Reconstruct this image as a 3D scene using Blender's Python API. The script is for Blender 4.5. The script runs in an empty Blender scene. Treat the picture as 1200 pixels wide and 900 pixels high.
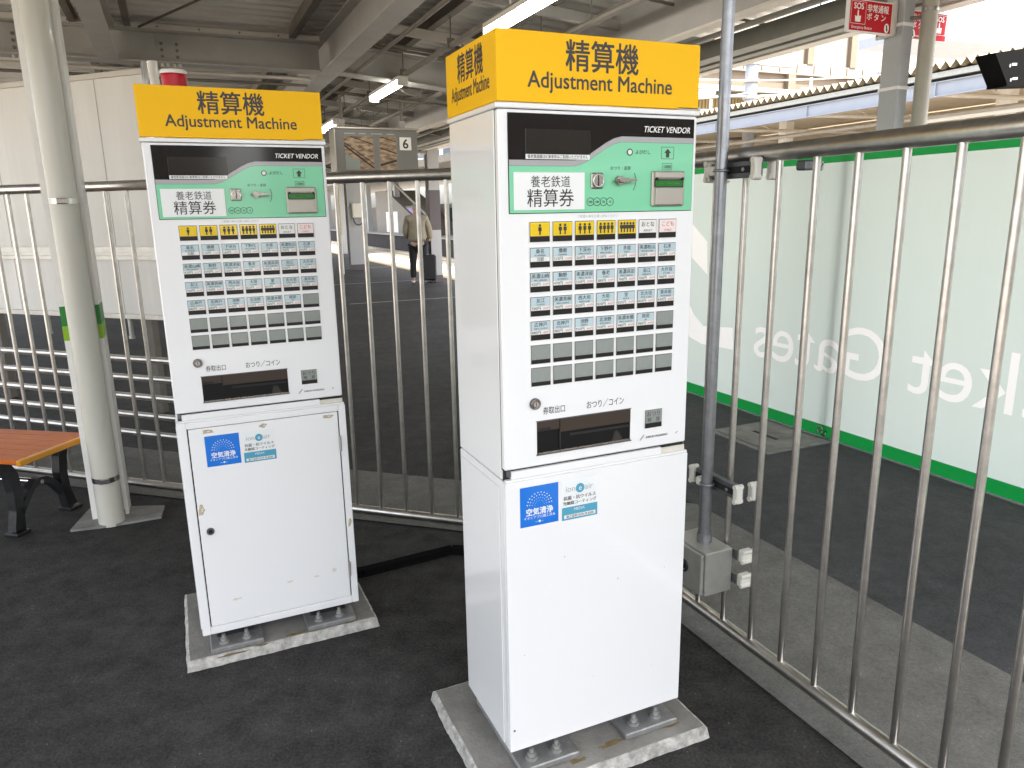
import bpy, math, random
from mathutils import Vector, Matrix
random.seed(7)
SC = bpy.context.scene
COL = SC.collection
R = math.radians

# ------------------------------------------------------------------ camera
cam_d = bpy.data.cameras.new("camera")
cam = bpy.data.objects.new("camera", cam_d)
COL.objects.link(cam)
PITCH, ROLL = R(13.158), R(-1.032)
_r, _u, _f = Vector((1, 0, 0)), Vector((0, math.sin(PITCH), math.cos(PITCH))), Vector((0, math.cos(PITCH), -math.sin(PITCH)))
_r2 = _r * math.cos(ROLL) + _u * math.sin(ROLL)
_u2 = -_r * math.sin(ROLL) + _u * math.cos(ROLL)
cam.matrix_world = Matrix(((_r2.x, _u2.x, -_f.x, 0), (_r2.y, _u2.y, -_f.y, 0), (_r2.z, _u2.z, -_f.z, 1.5), (0, 0, 0, 1)))
cam_d.sensor_width = 36
cam_d.lens = 861.0 / 1200 * 36
cam_d.clip_start = 0.05
cam_d.clip_end = 3000
SC.camera = cam

# ------------------------------------------------------------------ sky, sun, exposure
SUN_EL, SUN_AZ = R(64), R(135)          # azimuth clockwise from +Y
wd = bpy.data.worlds.new("World")
SC.world = wd
wd.use_nodes = True
nt = wd.node_tree
bg = nt.nodes["Background"]
sky = nt.nodes.new("ShaderNodeTexSky")
sky.sky_type = 'NISHITA'
sky.sun_disc = False
sky.sun_elevation = SUN_EL
sky.sun_rotation = SUN_AZ
sky.air_density = 1.0
sky.dust_density = 4.0
sky.ozone_density = 1.0
hs = nt.nodes.new("ShaderNodeHueSaturation")
hs.inputs['Saturation'].default_value = 0.40
nt.links.new(sky.outputs[0], hs.inputs['Color'])
nt.links.new(hs.outputs[0], bg.inputs['Color'])
bg.inputs['Strength'].default_value = 0.15
sd = bpy.data.lights.new("sun", 'SUN')
sd.energy = 3.2
sd.angle = R(0.5)
sd.color = (1.0, 0.95, 0.86)
sun = bpy.data.objects.new("sun", sd)
COL.objects.link(sun)
to_sun = Vector((math.sin(SUN_AZ) * math.cos(SUN_EL), math.cos(SUN_AZ) * math.cos(SUN_EL), math.sin(SUN_EL)))
sun.rotation_euler = to_sun.to_track_quat('Z', 'Y').to_euler()
sun.location = (14, 2, 20)
SC.view_settings.view_transform = 'Standard'
SC.view_settings.look = 'None'
SC.view_settings.gamma = 1.0
SC.view_settings.exposure = 2.6
SC.cycles.max_bounces = 8
SC.cycles.diffuse_bounces = 5
SC.cycles.glossy_bounces = 4
SC.cycles.caustics_reflective = False
SC.cycles.caustics_refractive = False
SC.cycles.sample_clamp_indirect = 6.0

# ------------------------------------------------------------------ frames of reference
GA = R(24.0)
U = Vector((math.cos(GA), math.sin(GA), 0))
V = Vector((-math.sin(GA), math.cos(GA), 0))
def W(u, v, z=0.0):
    return U * u + V * v + Vector((0, 0, z))
GRID = Matrix.Rotation(GA, 4, 'Z')

# ------------------------------------------------------------------ materials
def mat(name, col, rough=0.5, metal=0.0, var=0.0, vscale=8.0, bump=0.0, bscale=60.0, coat=0.0, spec=0.5, emit=None, estr=0.0, col2=None, detail=6.0, stretch=None, transl=0.0):
    m = bpy.data.materials.new(name)
    m.use_nodes = True
    n, l = m.node_tree.nodes, m.node_tree.links
    b = n["Principled BSDF"]
    b.inputs['Base Color'].default_value = (*col, 1)
    b.inputs['Roughness'].default_value = rough
    b.inputs['Metallic'].default_value = metal
    b.inputs['Specular IOR Level'].default_value = spec
    b.inputs['Coat Weight'].default_value = coat
    b.inputs['Coat Roughness'].default_value = 0.06
    if emit:
        b.inputs['Emission Color'].default_value = (*emit, 1)
        b.inputs['Emission Strength'].default_value = estr
    if var or bump:
        tc = n.new("ShaderNodeTexCoord")
        mp = n.new("ShaderNodeMapping")
        l.new(tc.outputs['Object'], mp.inputs['Vector'])
        if stretch:
            mp.inputs['Scale'].default_value = stretch
    if var:
        nz = n.new("ShaderNodeTexNoise")
        nz.inputs['Scale'].default_value = vscale
        nz.inputs['Detail'].default_value = detail
        nz.inputs['Roughness'].default_value = 0.65
        l.new(mp.outputs[0], nz.inputs['Vector'])
        cr = n.new("ShaderNodeValToRGB")
        c2 = col2 or tuple(c * (1 - var) for c in col)
        cr.color_ramp.elements[0].position = 0.32
        cr.color_ramp.elements[1].position = 0.68
        cr.color_ramp.elements[0].color = (*c2, 1)
        cr.color_ramp.elements[1].color = (*col, 1)
        l.new(nz.outputs['Fac'], cr.inputs[0])
        l.new(cr.outputs[0], b.inputs['Base Color'])
        rr = n.new("ShaderNodeMapRange")
        rr.inputs['To Min'].default_value = min(1, rough * 1.25)
        rr.inputs['To Max'].default_value = rough * 0.85
        l.new(nz.outputs['Fac'], rr.inputs['Value'])
        l.new(rr.outputs[0], b.inputs['Roughness'])
    if bump:
        bz = n.new("ShaderNodeTexNoise")
        bz.inputs['Scale'].default_value = bscale
        bz.inputs['Detail'].default_value = 4
        l.new(mp.outputs[0], bz.inputs['Vector'])
        bp = n.new("ShaderNodeBump")
        bp.inputs['Strength'].default_value = bump
        bp.inputs['Distance'].default_value = 0.01
        l.new(bz.outputs['Fac'], bp.inputs['Height'])
        l.new(bp.outputs[0], b.inputs['Normal'])
    if transl:
        tr = n.new("ShaderNodeBsdfTranslucent")
        tr.inputs['Color'].default_value = (*col, 1)
        mx = n.new("ShaderNodeMixShader")
        mx.inputs[0].default_value = transl
        out = n["Material Output"]
        l.new(b.outputs[0], mx.inputs[1])
        l.new(tr.outputs[0], mx.inputs[2])
        l.new(mx.outputs[0], out.inputs['Surface'])
    return m

def asphalt(name, c_lo, c_hi, speck, rough=0.75):
    """bituminous paving: fine aggregate, worn patches, pale stone flecks"""
    m = bpy.data.materials.new(name)
    m.use_nodes = True
    n, l = m.node_tree.nodes, m.node_tree.links
    b = n["Principled BSDF"]
    tc = n.new("ShaderNodeTexCoord")
    def noise(scale, detail=4, rg=0.6):
        x = n.new("ShaderNodeTexNoise")
        x.inputs['Scale'].default_value = scale
        x.inputs['Detail'].default_value = detail
        x.inputs['Roughness'].default_value = rg
        l.new(tc.outputs['Object'], x.inputs['Vector'])
        return x
    big, mid, fine = noise(1.3, 6, 0.65), noise(9, 7, 0.75), noise(105, 4, 0.8)
    add = n.new("ShaderNodeMath"); add.operation = 'MULTIPLY_ADD'
    add.inputs[1].default_value = 0.55
    l.new(big.outputs['Fac'], add.inputs[0]); l.new(mid.outputs['Fac'], add.inputs[2])
    add2 = n.new("ShaderNodeMath"); add2.operation = 'MULTIPLY_ADD'
    add2.inputs[1].default_value = 1.25
    l.new(fine.outputs['Fac'], add2.inputs[0]); l.new(add.outputs[0], add2.inputs[2])
    cr = n.new("ShaderNodeValToRGB")
    cr.color_ramp.elements[0].position = 1.08 / 2
    cr.color_ramp.elements[1].position = 1.74 / 2
    cr.color_ramp.elements[0].color = (*c_lo, 1)
    cr.color_ramp.elements[1].color = (*c_hi, 1)
    dv = n.new("ShaderNodeMath"); dv.operation = 'MULTIPLY'; dv.inputs[1].default_value = 0.5
    l.new(add2.outputs[0], dv.inputs[0]); l.new(dv.outputs[0], cr.inputs[0])
    vor = n.new("ShaderNodeTexVoronoi")
    vor.inputs['Scale'].default_value = 42
    l.new(tc.outputs['Object'], vor.inputs['Vector'])
    lt = n.new("ShaderNodeMath"); lt.operation = 'LESS_THAN'; lt.inputs[1].default_value = 0.10
    l.new(vor.outputs['Distance'], lt.inputs[0])
    gt = n.new("ShaderNodeMath"); gt.operation = 'GREATER_THAN'; gt.inputs[1].default_value = 0.56
    l.new(mid.outputs['Fac'], gt.inputs[0])
    mu = n.new("ShaderNodeMath"); mu.operation = 'MULTIPLY'
    l.new(lt.outputs[0], mu.inputs[0]); l.new(gt.outputs[0], mu.inputs[1])
    mx = n.new("ShaderNodeMix"); mx.data_type = 'RGBA'
    l.new(mu.outputs[0], mx.inputs['Factor']); l.new(cr.outputs[0], mx.inputs['A'])
    mx.inputs['B'].default_value = (*speck, 1)
    l.new(mx.outputs['Result'], b.inputs['Base Color'])
    b.inputs['Roughness'].default_value = rough
    b.inputs['Specular IOR Level'].default_value = 0.18
    bp = n.new("ShaderNodeBump")
    bp.inputs['Strength'].default_value = 0.9
    bp.inputs['Distance'].default_value = 0.005
    l.new(fine.outputs['Fac'], bp.inputs['Height'])
    l.new(bp.outputs[0], b.inputs['Normal'])
    return m

M = dict(
    white=mat("white_paint", (.80, .80, .79), .25, coat=.6),
    whitedoor=mat("white_enamel", (.80, .80, .79), .30, coat=.3),
    cream=mat("aged_white_edge", (.72, .68, .58), .45, var=.18, vscale=14),
    gap=mat("black_gap", (.012, .012, .012), .8),
    rust=mat("rust_stain", (.22, .16, .075), .9, var=.4, vscale=30),
    matblack=mat("matt_black", (.006, .006, .006), .9, spec=.05),
    pipegrey=mat("weathered_downpipe", (.40, .375, .31), .45, var=.12, vscale=6),
    yellow=mat("sign_yellow", (.86, .475, .002), .50, spec=.2),
    ink=mat("black_ink", (.025, .021, .016), .5),
    black=mat("gloss_black", (.008, .008, .009), .08, coat=.15),
    lens=mat("dark_display_window", (.020, .018, .016), .10, spec=.5),
    green=mat("panel_green", (.21, .60, .36), .20, coat=.5),
    grey=mat("panel_grey", (.36, .36, .36), .25, coat=.4),
    sheet=mat("white_label_sheet", (.78, .79, .77), .35, coat=.3),
    steel=mat("stainless_steel", (.66, .58, .55), .30, 1.0, var=.15, vscale=30, stretch=(1, 1, .05)),
    rail=mat("stainless_rail", (.64, .61, .57), .30, 1.0, var=.30, vscale=16),
    chrome=mat("polished_metal", (.70, .69, .67), .14, 1.0),
    nickel=mat("worn_nickel", (.36, .335, .30), .26, 1.0, var=.2, vscale=60),
    galv=mat("galvanised_pipe", (.36, .37, .39), .38, .9, var=.25, vscale=22),
    galvbox=mat("galvanised_sheet", (.50, .49, .45), .45, .7, var=.15, vscale=18),
    strut=mat("dark_strut_channel", (.16, .165, .175), .45, .7, var=.2, vscale=30),
    ivory=mat("ivory_plastic", (.74, .72, .64), .45),
    bywhite=mat("key_yellow", (.75, .52, .01), .25, coat=.4),
    keyblue=mat("key_pale_blue", (.47, .60, .63), .25, coat=.4),
    keygrey=mat("key_unlit_grey", (.26, .285, .26), .25, coat=.4, var=.1, vscale=30),
    keywhite=mat("key_white", (.76, .76, .72), .25, coat=.4),
    keypink=mat("key_pinkish_white", (.80, .70, .67), .25, coat=.4),
    keydark=mat("key_dark_strip", (.018, .016, .014), .3, spec=.3, var=.4, vscale=120),
    keyrim=mat("key_rim", (.10, .10, .10), .4),
    keyframe=mat("key_frame_white", (.78, .78, .75), .4),
    red=mat("red_ink", (.55, .05, .05), .5),
    blue=mat("sticker_blue", (.004, .16, .62), .35, coat=.3),
    teal=mat("sticker_teal", (.07, .32, .45), .35, coat=.3),
    swhite=mat("sticker_white", (.77, .79, .78), .35, coat=.3),
    pale=mat("pale_blue_print", (.50, .70, .88), .4),
    tgrey=mat("grey_print", (.34, .37, .38), .4),
    chip=mat("exposed_primer", (.55, .47, .33), .8, var=.4, vscale=60),
    billgreen=mat("bill_shutter_green", (.015, .15, .02), .2, coat=.5),
    billbody=mat("bill_slot_taupe", (.40, .37, .32), .35, .3),
    tray=mat("brown_smoked_plastic", (.045, .032, .024), .3, spec=.3),
    trayd=mat("tray_interior", (.006, .006, .006), .5, spec=.2),
    redlens=mat("red_beacon_lens", (.44, .002, .012), .30, spec=.25),
    conc=mat("concrete_top", (.27, .26, .235), .85, var=.45, vscale=7, bump=.3, bscale=120),
    concw=mat("limewashed_concrete_edge", (.60, .58, .53), .9, var=.60, vscale=30, bump=.7, bscale=90),
    concpad=mat("concrete_pad", (.26, .255, .24), .85, var=.35, vscale=12, bump=.3, bscale=130),
    plate=mat("galvanised_base_plate", (.34, .34, .33), .5, .5, var=.3, vscale=30),
    bolt=mat("galvanised_bolt", (.42, .42, .40), .5, .6, var=.3, vscale=80),
    steelpaint=mat("beam_paint_brown_grey", (.40, .385, .355), .55, var=.14, vscale=3),
    steeldark=mat("purlin_paint_dark", (.19, .17, .14), .6, var=.2, vscale=4),
    steellight=mat("flange_paint_cream", (.62, .58, .51), .55, var=.12, vscale=4),
    deck=mat("corrugated_deck_paint", (.68, .66, .61), .55, var=.14, vscale=2.5, stretch=(.5, 4, 1)),
    colwhite=mat("column_white_paint", (.84, .82, .77), .42, coat=.15, var=.06, vscale=7),
    pipecream=mat("downpipe_paint", (.60, .58, .50), .40, coat=.15, var=.10, vscale=6, stretch=(1, 1, .2)),
    dgreen=mat("band_dark_green", (.01, .20, .02), .4),
    lime=mat("band_lime_green", (.24, .46, .005), .4),
    panel=mat("hoarding_panel", (.74, .72, .67), .5, var=.13, vscale=1.6, stretch=(3, 3, .25), bump=.05, bscale=6),
    woodtop=mat("varnished_wood", (.56, .135, .016), .36, spec=.2, var=.3, vscale=6, stretch=(1, 12, 1)),
    woodend=mat("wood_end_yellow", (.62, .26, .012), .35, coat=.3),
    iron=mat("cast_iron_black", (.018, .018, .019), .38, .2, bump=.2, bscale=80),
    tube=mat("tube_glow", (1, 1, .96), .5, emit=(1, .97, .90), estr=5.0),
    fitting=mat("lamp_fitting_white", (.70, .68, .62), .5),
    tile=mat("column_dark_band", (.10, .085, .09), .6),
    colgrey=mat("column_grey_white", (.40, .405, .41), .5, var=.08, vscale=3),
    screen=None,
    bezel=mat("monitor_casing_grey", (.17, .165, .15), .45),
    bezelrim=mat("monitor_rim_champagne", (.48, .45, .38), .35, .6),
    plateW=mat("number_plate_white", (.78, .77, .72), .5),
    cloth=mat("beige_jacket", (.30, .27, .20), .9, var=.15, vscale=12),
    trous=mat("black_trousers", (.015, .015, .017), .9),
    skin=mat("skin", (.50, .32, .24), .6),
    hat=mat("pale_knit_hat", (.42, .39, .33), .95),
    case=mat("suitcase_black", (.015, .015, .018), .35),
    rubber=mat("black_rubber", (.012, .012, .012), .55, bump=.2, bscale=60),
    bgreen=mat("banner_green", (.003, .30, .05), .55, transl=.3),
    bmint=mat("banner_mint", (.65, .72, .645), .60, var=.05, vscale=1.6, bump=.12, bscale=5, stretch=(1, 3, .25), transl=.45),
    bcream=mat("banner_cream_print", (.92, .90, .84), .60, transl=.45),
    roofslate=mat("cement_roof_sheet", (.30, .25, .17), .8, var=.35, vscale=10),
    roofunder=mat("roof_underside_cream", (.62, .53, .40), .7, var=.1, vscale=2),
    bluebeam=mat("beam_pale_blue", (.34, .37, .43), .5, var=.06, vscale=4),
    gutter=mat("gutter_grey_olive", (.20, .20, .17), .5, var=.2, vscale=5),
    wallY=mat("corrugated_wall_yellow", (.36, .28, .15), .7, var=.08, vscale=3),
    wallW=mat("wall_offwhite", (.22, .20, .17), .7, var=.08, vscale=2),
    wallB=mat("bridge_brown", (.16, .12, .085), .7, var=.1, vscale=2),
    glassd=mat("dark_window", (.05, .06, .08), .12),
    signred=mat("sign_red", (.46, .003, .012), .55, spec=.2),
    signwhite=mat("sign_white", (.80, .79, .76), .45),
    ballast=mat("ballast", (.42, .38, .33), .95, var=.4, vscale=30, bump=.8, bscale=24),
    trackdark=mat("platform_side_dark", (.035, .028, .025), .9, var=.4, vscale=4),
    ydot=mat("tactile_yellow", (.34, .26, .15), .8),
    paver=mat("pale_edge_paver", (.46, .44, .41), .85, var=.2, vscale=6),
    poster=mat("poster_violet_blue", (.16, .18, .55), .5, var=.7, vscale=5, col2=(.55, .35, .45)),
    ypole=mat("yellow_pole", (.60, .42, .01), .5),
)
M['asph'] = asphalt("asphalt_near", (.0085, .0080, .0076), (.076, .073, .069), (.20, .19, .18), .72)
M['asph_lit'] = asphalt("asphalt_painted_lit", (.040, .040, .042), (.098, .098, .102), (.22, .22, .22), .75)  # paler copy of the asphalt, side light put into its colour
M['curb'] = asphalt("cement_strip", (.115, .112, .102), (.245, .24, .222), (.42, .41, .38), .85)

# a switched-on screen that shows a picture of ballast and rails
def screen_mat():
    m = bpy.data.materials.new("screen_track_picture")
    m.use_nodes = True
    n, l = m.node_tree.nodes, m.node_tree.links
    b = n["Principled BSDF"]
    tc = n.new("ShaderNodeTexCoord")
    mp = n.new("ShaderNodeMapping")
    mp.inputs['Rotation'].default_value = (0, R(-32), 0)
    mp.inputs['Scale'].default_value = (5, 1, 14)
    l.new(tc.outputs['Object'], mp.inputs['Vector'])
    nz = n.new("ShaderNodeTexNoise"); nz.inputs['Scale'].default_value = 2.0; nz.inputs['Detail'].default_value = 8
    l.new(mp.outputs[0], nz.inputs['Vector'])
    cr = n.new("ShaderNodeValToRGB")
    e = cr.color_ramp.elements
    e[0].position = .38; e[0].color = (.13, .09, .06, 1)
    e[1].position = .62; e[1].color = (.34, .25, .165, 1)
    l.new(nz.outputs['Fac'], cr.inputs[0])
    l.new(cr.outputs[0], b.inputs['Base Color'])
    l.new(cr.outputs[0], b.inputs['Emission Color'])
    b.inputs['Emission Strength'].default_value = .04
    b.inputs['Roughness'].default_value = .2
    return m
M['screen'] = screen_mat()

# ------------------------------------------------------------------ mesh helpers
_tcache = {}
def text_geo(s, size, align='CENTER', res=3, sx=1.0):
    key = (s, size, align, res, sx)
    if key in _tcache:
        return _tcache[key]
    cu = bpy.data.curves.new("t", 'FONT')
    cu.body = s
    cu.size = size
    cu.resolution_u = res
    cu.align_x = align
    o = bpy.data.objects.new("t", cu)
    COL.objects.link(o)
    dg = bpy.context.evaluated_depsgraph_get()
    me = bpy.data.meshes.new_from_object(o.evaluated_get(dg))
    vs = [(v.co.x * sx, v.co.y) for v in me.vertices]
    fs = [tuple(p.vertices) for p in me.polygons]
    bpy.data.meshes.remove(me)
    bpy.data.objects.remove(o)
    bpy.data.curves.remove(cu)
    _tcache[key] = (vs, fs)
    return vs, fs

class MB:
    def __init__(s, xf=None):
        s.v, s.f, s.m, s.sm = [], [], [], []
        s.mats = []
        s.xf = xf
    def mi(s, m):
        m = M[m] if isinstance(m, str) else m
        if m not in s.mats:
            s.mats.append(m)
        return s.mats.index(m)
    def add(s, vs, fs, m, smooth=False):
        o = len(s.v)
        for p in vs:
            p = Vector(p)
            s.v.append(s.xf @ p if s.xf is not None else p)
        k = s.mi(m)
        for f in fs:
            s.f.append(tuple(i + o for i in f)); s.m.append(k); s.sm.append(smooth)
        return s
    def box(s, x0, x1, y0, y1, z0, z1, m, c=0.0):
        x0, x1 = min(x0, x1), max(x0, x1); y0, y1 = min(y0, y1), max(y0, y1); z0, z1 = min(z0, z1), max(z0, z1)
        if c <= 0:
            vs = [(x, y, z) for z in (z0, z1) for x, y in ((x0, y0), (x1, y0), (x1, y1), (x0, y1))]
            fs = [(3, 2, 1, 0), (4, 5, 6, 7), (0, 1, 5, 4), (1, 2, 6, 5), (2, 3, 7, 6), (3, 0, 4, 7)]
            return s.add(vs, fs, m)
        # chamfered box: octagon rings
        c = min(c, (x1 - x0) * .45, (y1 - y0) * .45, (z1 - z0) * .45)
        rings = []
        for z, i in ((z0, c), (z0 + c, 0), (z1 - c, 0), (z1, c)):
            a0, a1, b0, b1 = x0 + i, x1 - i, y0 + i, y1 - i
            q = c if i == 0 else c * .6
            rings.append([(a0 + q, b0, z), (a1 - q, b0, z), (a1, b0 + q, z), (a1, b1 - q, z), (a1 - q, b1, z), (a0 + q, b1, z), (a0, b1 - q, z), (a0, b0 + q, z)])
        vs = [p for r_ in rings for p in r_]
        fs = [tuple(range(7, -1, -1)), tuple(range(24, 32))]
        for k in range(3):
            for j in range(8):
                a, b = k * 8 + j, k * 8 + (j + 1) % 8
                fs.append((a, b, b + 8, a + 8))
        return s.add(vs, fs, m)
    def cyl(s, p0, p1, r, m, n=16, r1=None, cap=True):
        p0, p1 = Vector(p0), Vector(p1)
        d = (p1 - p0).normalized()
        a = d.orthogonal().normalized(); b = d.cross(a)
        r1 = r if r1 is None else r1
        vs = []
        for p, q in ((p0, r), (p1, r1)):
            for i in range(n):
                t = 2 * math.pi * i / n
                vs.append(p + a * (q * math.cos(t)) + b * (q * math.sin(t)))
        s.add(vs, [(i, (i + 1) % n, n + (i + 1) % n, n + i) for i in range(n)], m, True)
        if cap:
            s.add(vs[:n], [tuple(range(n - 1, -1, -1))], m)
            s.add(vs[n:], [tuple(range(n))], m)
        return s
    def path(s, pts, r, m, n=8):
        for a, b in zip(pts[:-1], pts[1:]):
            s.cyl(a, b, r, m, n)
        return s
    def torus(s, c, ax, R0, r, m, n=24, k=8, t0=0.0, t1=2 * math.pi):
        c, ax = Vector(c), Vector(ax).normalized()
        a = ax.orthogonal().normalized(); b = ax.cross(a)
        full = abs(t1 - t0 - 2 * math.pi) < 1e-6
        N = n if full else n + 1
        vs = []
        for i in range(N):
            t = t0 + (t1 - t0) * i / n
            d = a * math.cos(t) + b * math.sin(t)
            for j in range(k):
                q = 2 * math.pi * j / k
                vs.append(c + d * (R0 + r * math.cos(q)) + ax * (r * math.sin(q)))
        fs = []
        for i in range(n):
            i2 = (i + 1) % N
            for j in range(k):
                fs.append((i * k + j, i2 * k + j, i2 * k + (j + 1) % k, i * k + (j + 1) % k))
        return s.add(vs, fs, m, True)
    def prism(s, poly, o, ex, ey, depth, m):
        """poly in (a,b) spanned by ex,ey from o; extruded by the vector depth"""
        o, ex, ey, dp = Vector(o), Vector(ex), Vector(ey), Vector(depth)
        n = len(poly)
        vs = [o + ex * a + ey * b for a, b in poly] + [o + ex * a + ey * b + dp for a, b in poly]
        fs = [tuple(range(n)), tuple(range(2 * n - 1, n - 1, -1))] + [(i, i + n, (i + 1) % n + n, (i + 1) % n) for i in range(n)]
        return s.add(vs, fs, m)
    def flat(s, poly, o, ex, ey, m):
        o, ex, ey = Vector(o), Vector(ex), Vector(ey)
        return s.add([o + ex * a + ey * b for a, b in poly], [tuple(range(len(poly)))], m)
    def text(s, st, o, ex, ey, size, m, bold=0.0, align='CENTER', res=3, sx=1.0):
        o, ex, ey = Vector(o), Vector(ex), Vector(ey)
        vs, fs = text_geo(st, size, align, res, sx)
        d = max(0.0, bold) * size * .8
        nrm = ex.cross(ey).normalized()            # towards the reader
        sh = [(0, 0)] if d == 0 else ([(-d, 0), (d, 0)] if size < .016 else [(-d, -d), (d, -d), (-d, d), (d, d)])
        for k, (p, q) in enumerate(sh):
            s.add([o + ex * (a + p) + ey * (b + q) + nrm * (.00004 * k) for a, b in vs], fs, m)
        return s
    def lathe(s, prof, c, m, n=24):
        c = Vector(c)
        k = len(prof)
        vs = [c + Vector((r * math.cos(2 * math.pi * i / n), r * math.sin(2 * math.pi * i / n), z)) for i in range(n) for r, z in prof]
        fs = [(i * k + j, ((i + 1) % n) * k + j, ((i + 1) % n) * k + j + 1, i * k + j + 1) for i in range(n) for j in range(k - 1)]
        return s.add(vs, fs, m, True)
    def mesh(s, name):
        me = bpy.data.meshes.new(name)
        me.from_pydata([tuple(p) for p in s.v], [], s.f)
        for m in s.mats:
            me.materials.append(m)
        me.polygons.foreach_set('material_index', s.m)
        me.polygons.foreach_set('use_smooth', s.sm)
        me.update()
        return me
    def build(s, name, parent=None):
        o = bpy.data.objects.new(name, s.mesh(name))
        COL.objects.link(o)
        if parent is not None:
            o.parent = parent
        return o

def tag(o, label, cat, group=None, kind=None):
    o['label'] = label
    o['category'] = cat
    if group: o['group'] = group
    if kind: o['kind'] = kind
    return o
def thing(name, label, cat, loc=(0, 0, 0), rz=0.0, group=None):
    o = bpy.data.objects.new(name, None)
    COL.objects.link(o)
    o.empty_display_size = .1
    o.location = loc
    o.rotation_euler = (0, 0, rz)
    return tag(o, label, cat, group)
def struct(o):
    o['kind'] = 'structure'
    return o
def relabel(o, t):
    o['label'] = t
    return o
def dup(root, loc, rz=None, label=None):
    r_ = root.copy(); COL.objects.link(r_)
    r_.location = loc
    if rz is not None: r_.rotation_euler = (0, 0, rz)
    if label: r_['label'] = label
    for ch in list(root.children):
        c = ch.copy(); COL.objects.link(c); c.parent = r_
        for g in list(ch.children):
            d = g.copy(); COL.objects.link(d); d.parent = c
    return r_
X, Y, Z = Vector((1, 0, 0)), Vector((0, 1, 0)), Vector((0, 0, 1))

# ================================================================== THE SETTING
# lower ground (track bed) to the horizon
b = MB(); b.add([(-900, -900, -1.1), (900, -900, -1.1), (900, 900, -1.1), (-900, 900, -1.1)], [(0, 1, 2, 3)], 'ballast')
struct(b.build("ground"))
# our platform
b = MB(GRID)
b.box(-6.2, 6.62, -3.2, 75, -1.09, 0.0, 'asph')
struct(b.build("platform"))
b = MB(GRID)
b.add([(2.31, -3.2, .004), (6.15, -3.2, .004), (6.15, 4.9, .004), (2.31, 4.9, .004)], [(0, 1, 2, 3)], 'asph_lit')  # lighter sheet stands in for light reaching the ground from the side
struct(b.build("side_lit_asphalt"))
# pale edge paving and tactile line along the track
b = MB(GRID)
b.add([(6.22, -3.2, .008), (6.60, -3.2, .008), (6.60, 75, .008), (6.22, 75, .008)], [(0, 1, 2, 3)], 'paver')
struct(b.build("platform_edge_paving"))
b = MB(GRID)
b.add([(5.72, 8, .012), (6.12, 8, .012), (6.12, 75, .012), (5.72, 75, .012)], [(0, 1, 2, 3)], 'ydot')
struct(b.build("tactile_paving"))
b = MB(GRID)
for v_ in (21.2, 16.4, 12.6):
    b.add([(2.6, v_, .016), (5.6, v_, .016), (5.6, v_ + .05, .016), (2.6, v_ + .05, .016)], [(0, 1, 2, 3)], 'paver')
struct(b.build("painted_line"))
# cement strips under the two fences
FN = Vector((.33, 1, 0)).normalized()            # normal of the left fence, pointing away
FD = Vector((FN.y, -FN.x, 0))                    # along the left fence, towards the corner
F0 = Vector((0, 3.165, 0))
CORNER = Vector((.410, 3.030, 0))
def LF(s, n=0.0, z=0.0):
    base = F0 - FD * (F0 @ FD if False else F0.dot(FD))
    return base + FD * s + FN * n + Vector((0, 0, z))
b = MB()
nose = LF(CORNER.dot(FD) - .02, -.10)
p = [W(2.322, -6, .004), W(2.322, 3.06, .004), W(2.0, 3.35, .004)]
poly = [W(1.555, -3.2, .006), W(2.322, -3.2, .006), W(2.322, 2.88, .006), LF(-7.5, .66, .006), LF(-7.5, -.07, .006), W(1.555, 2.72, .006)]
b.add(poly, [(0, 1, 2, 5), (2, 3, 4, 5)], 'curb')
struct(b.build("cement_strip"))
# inspection cover set in the passage
b = MB(GRID)
b.box(3.21, 3.74, 3.32, 3.89, .003, .010, 'concpad')
b.box(3.25, 3.70, 3.36, 3.85, .0101, .018, 'conc')
b.box(3.44, 3.47, 3.50, 3.72, .0181, .0195, 'gap')
tag(b.build("inspection_cover"), "square grey concrete cover with a slot set in the asphalt before the banner", "cover")

# ================================================================== CANOPY OVERHEAD
can = thing("platform_canopy", "brown-grey steel canopy with corrugated deck over the whole platform", "canopy", (0, 0, 0), GA)
def deck_z(u):
    return 3.42 if u <= 1.75 else 3.42 - .09 * (u - 1.75)
b = MB()
V0, V1, pitch = -1.5, 34.0, .20
n = int((V1 - V0) / pitch)
prof = []
for i in range(n):
    v_ = V0 + i * pitch
    prof += [(v_, 0), (v_ + .075, 0), (v_ + .10, .075), (v_ + .175, .075)]
us = [-4.6, 1.75, 5.0]
vs = []
for u_ in us:
    vs += [(u_, v_, deck_z(u_) + z_) for v_, z_ in prof]
k = len(prof)
fs = [(j * k + i, j * k + i + 1, (j + 1) * k + i + 1, (j + 1) * k + i) for j in range(2) for i in range(k - 1)]
b.add(vs, fs, 'deck')
b.box(5.001, 6.5, 9.0, V1, deck_z(5) - .02, deck_z(5) + .06, 'steelpaint')  # extra eave slab, added to keep sun off the far platform
b.add([(us[0], V0, deck_z(0) + .10), (1.75, V0, deck_z(0) + .10), (5.0, V0, deck_z(5) + .10), (5.0, V1, deck_z(5) + .10), (1.75, V1, deck_z(0) + .10), (us[0], V1, deck_z(0) + .10)], [(0, 1, 4, 5), (1, 2, 3, 4)], 'steeldark')
b.build("roof_deck", can)
def ibeam_v(u_, v0, v1, zb, h, w, m='steelpaint', mb=None, t=.016, name="beam"):
    b = MB()
    b.box(u_ - w / 2, u_ + w / 2, v0, v1, zb, zb + t, mb or m)
    b.box(u_ - w / 2, u_ + w / 2, v0, v1, zb + h - t, zb + h, m)
    b.box(u_ - .006, u_ + .006, v0, v1, zb + t, zb + h - t, m)
    return b.build(name, can)
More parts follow.
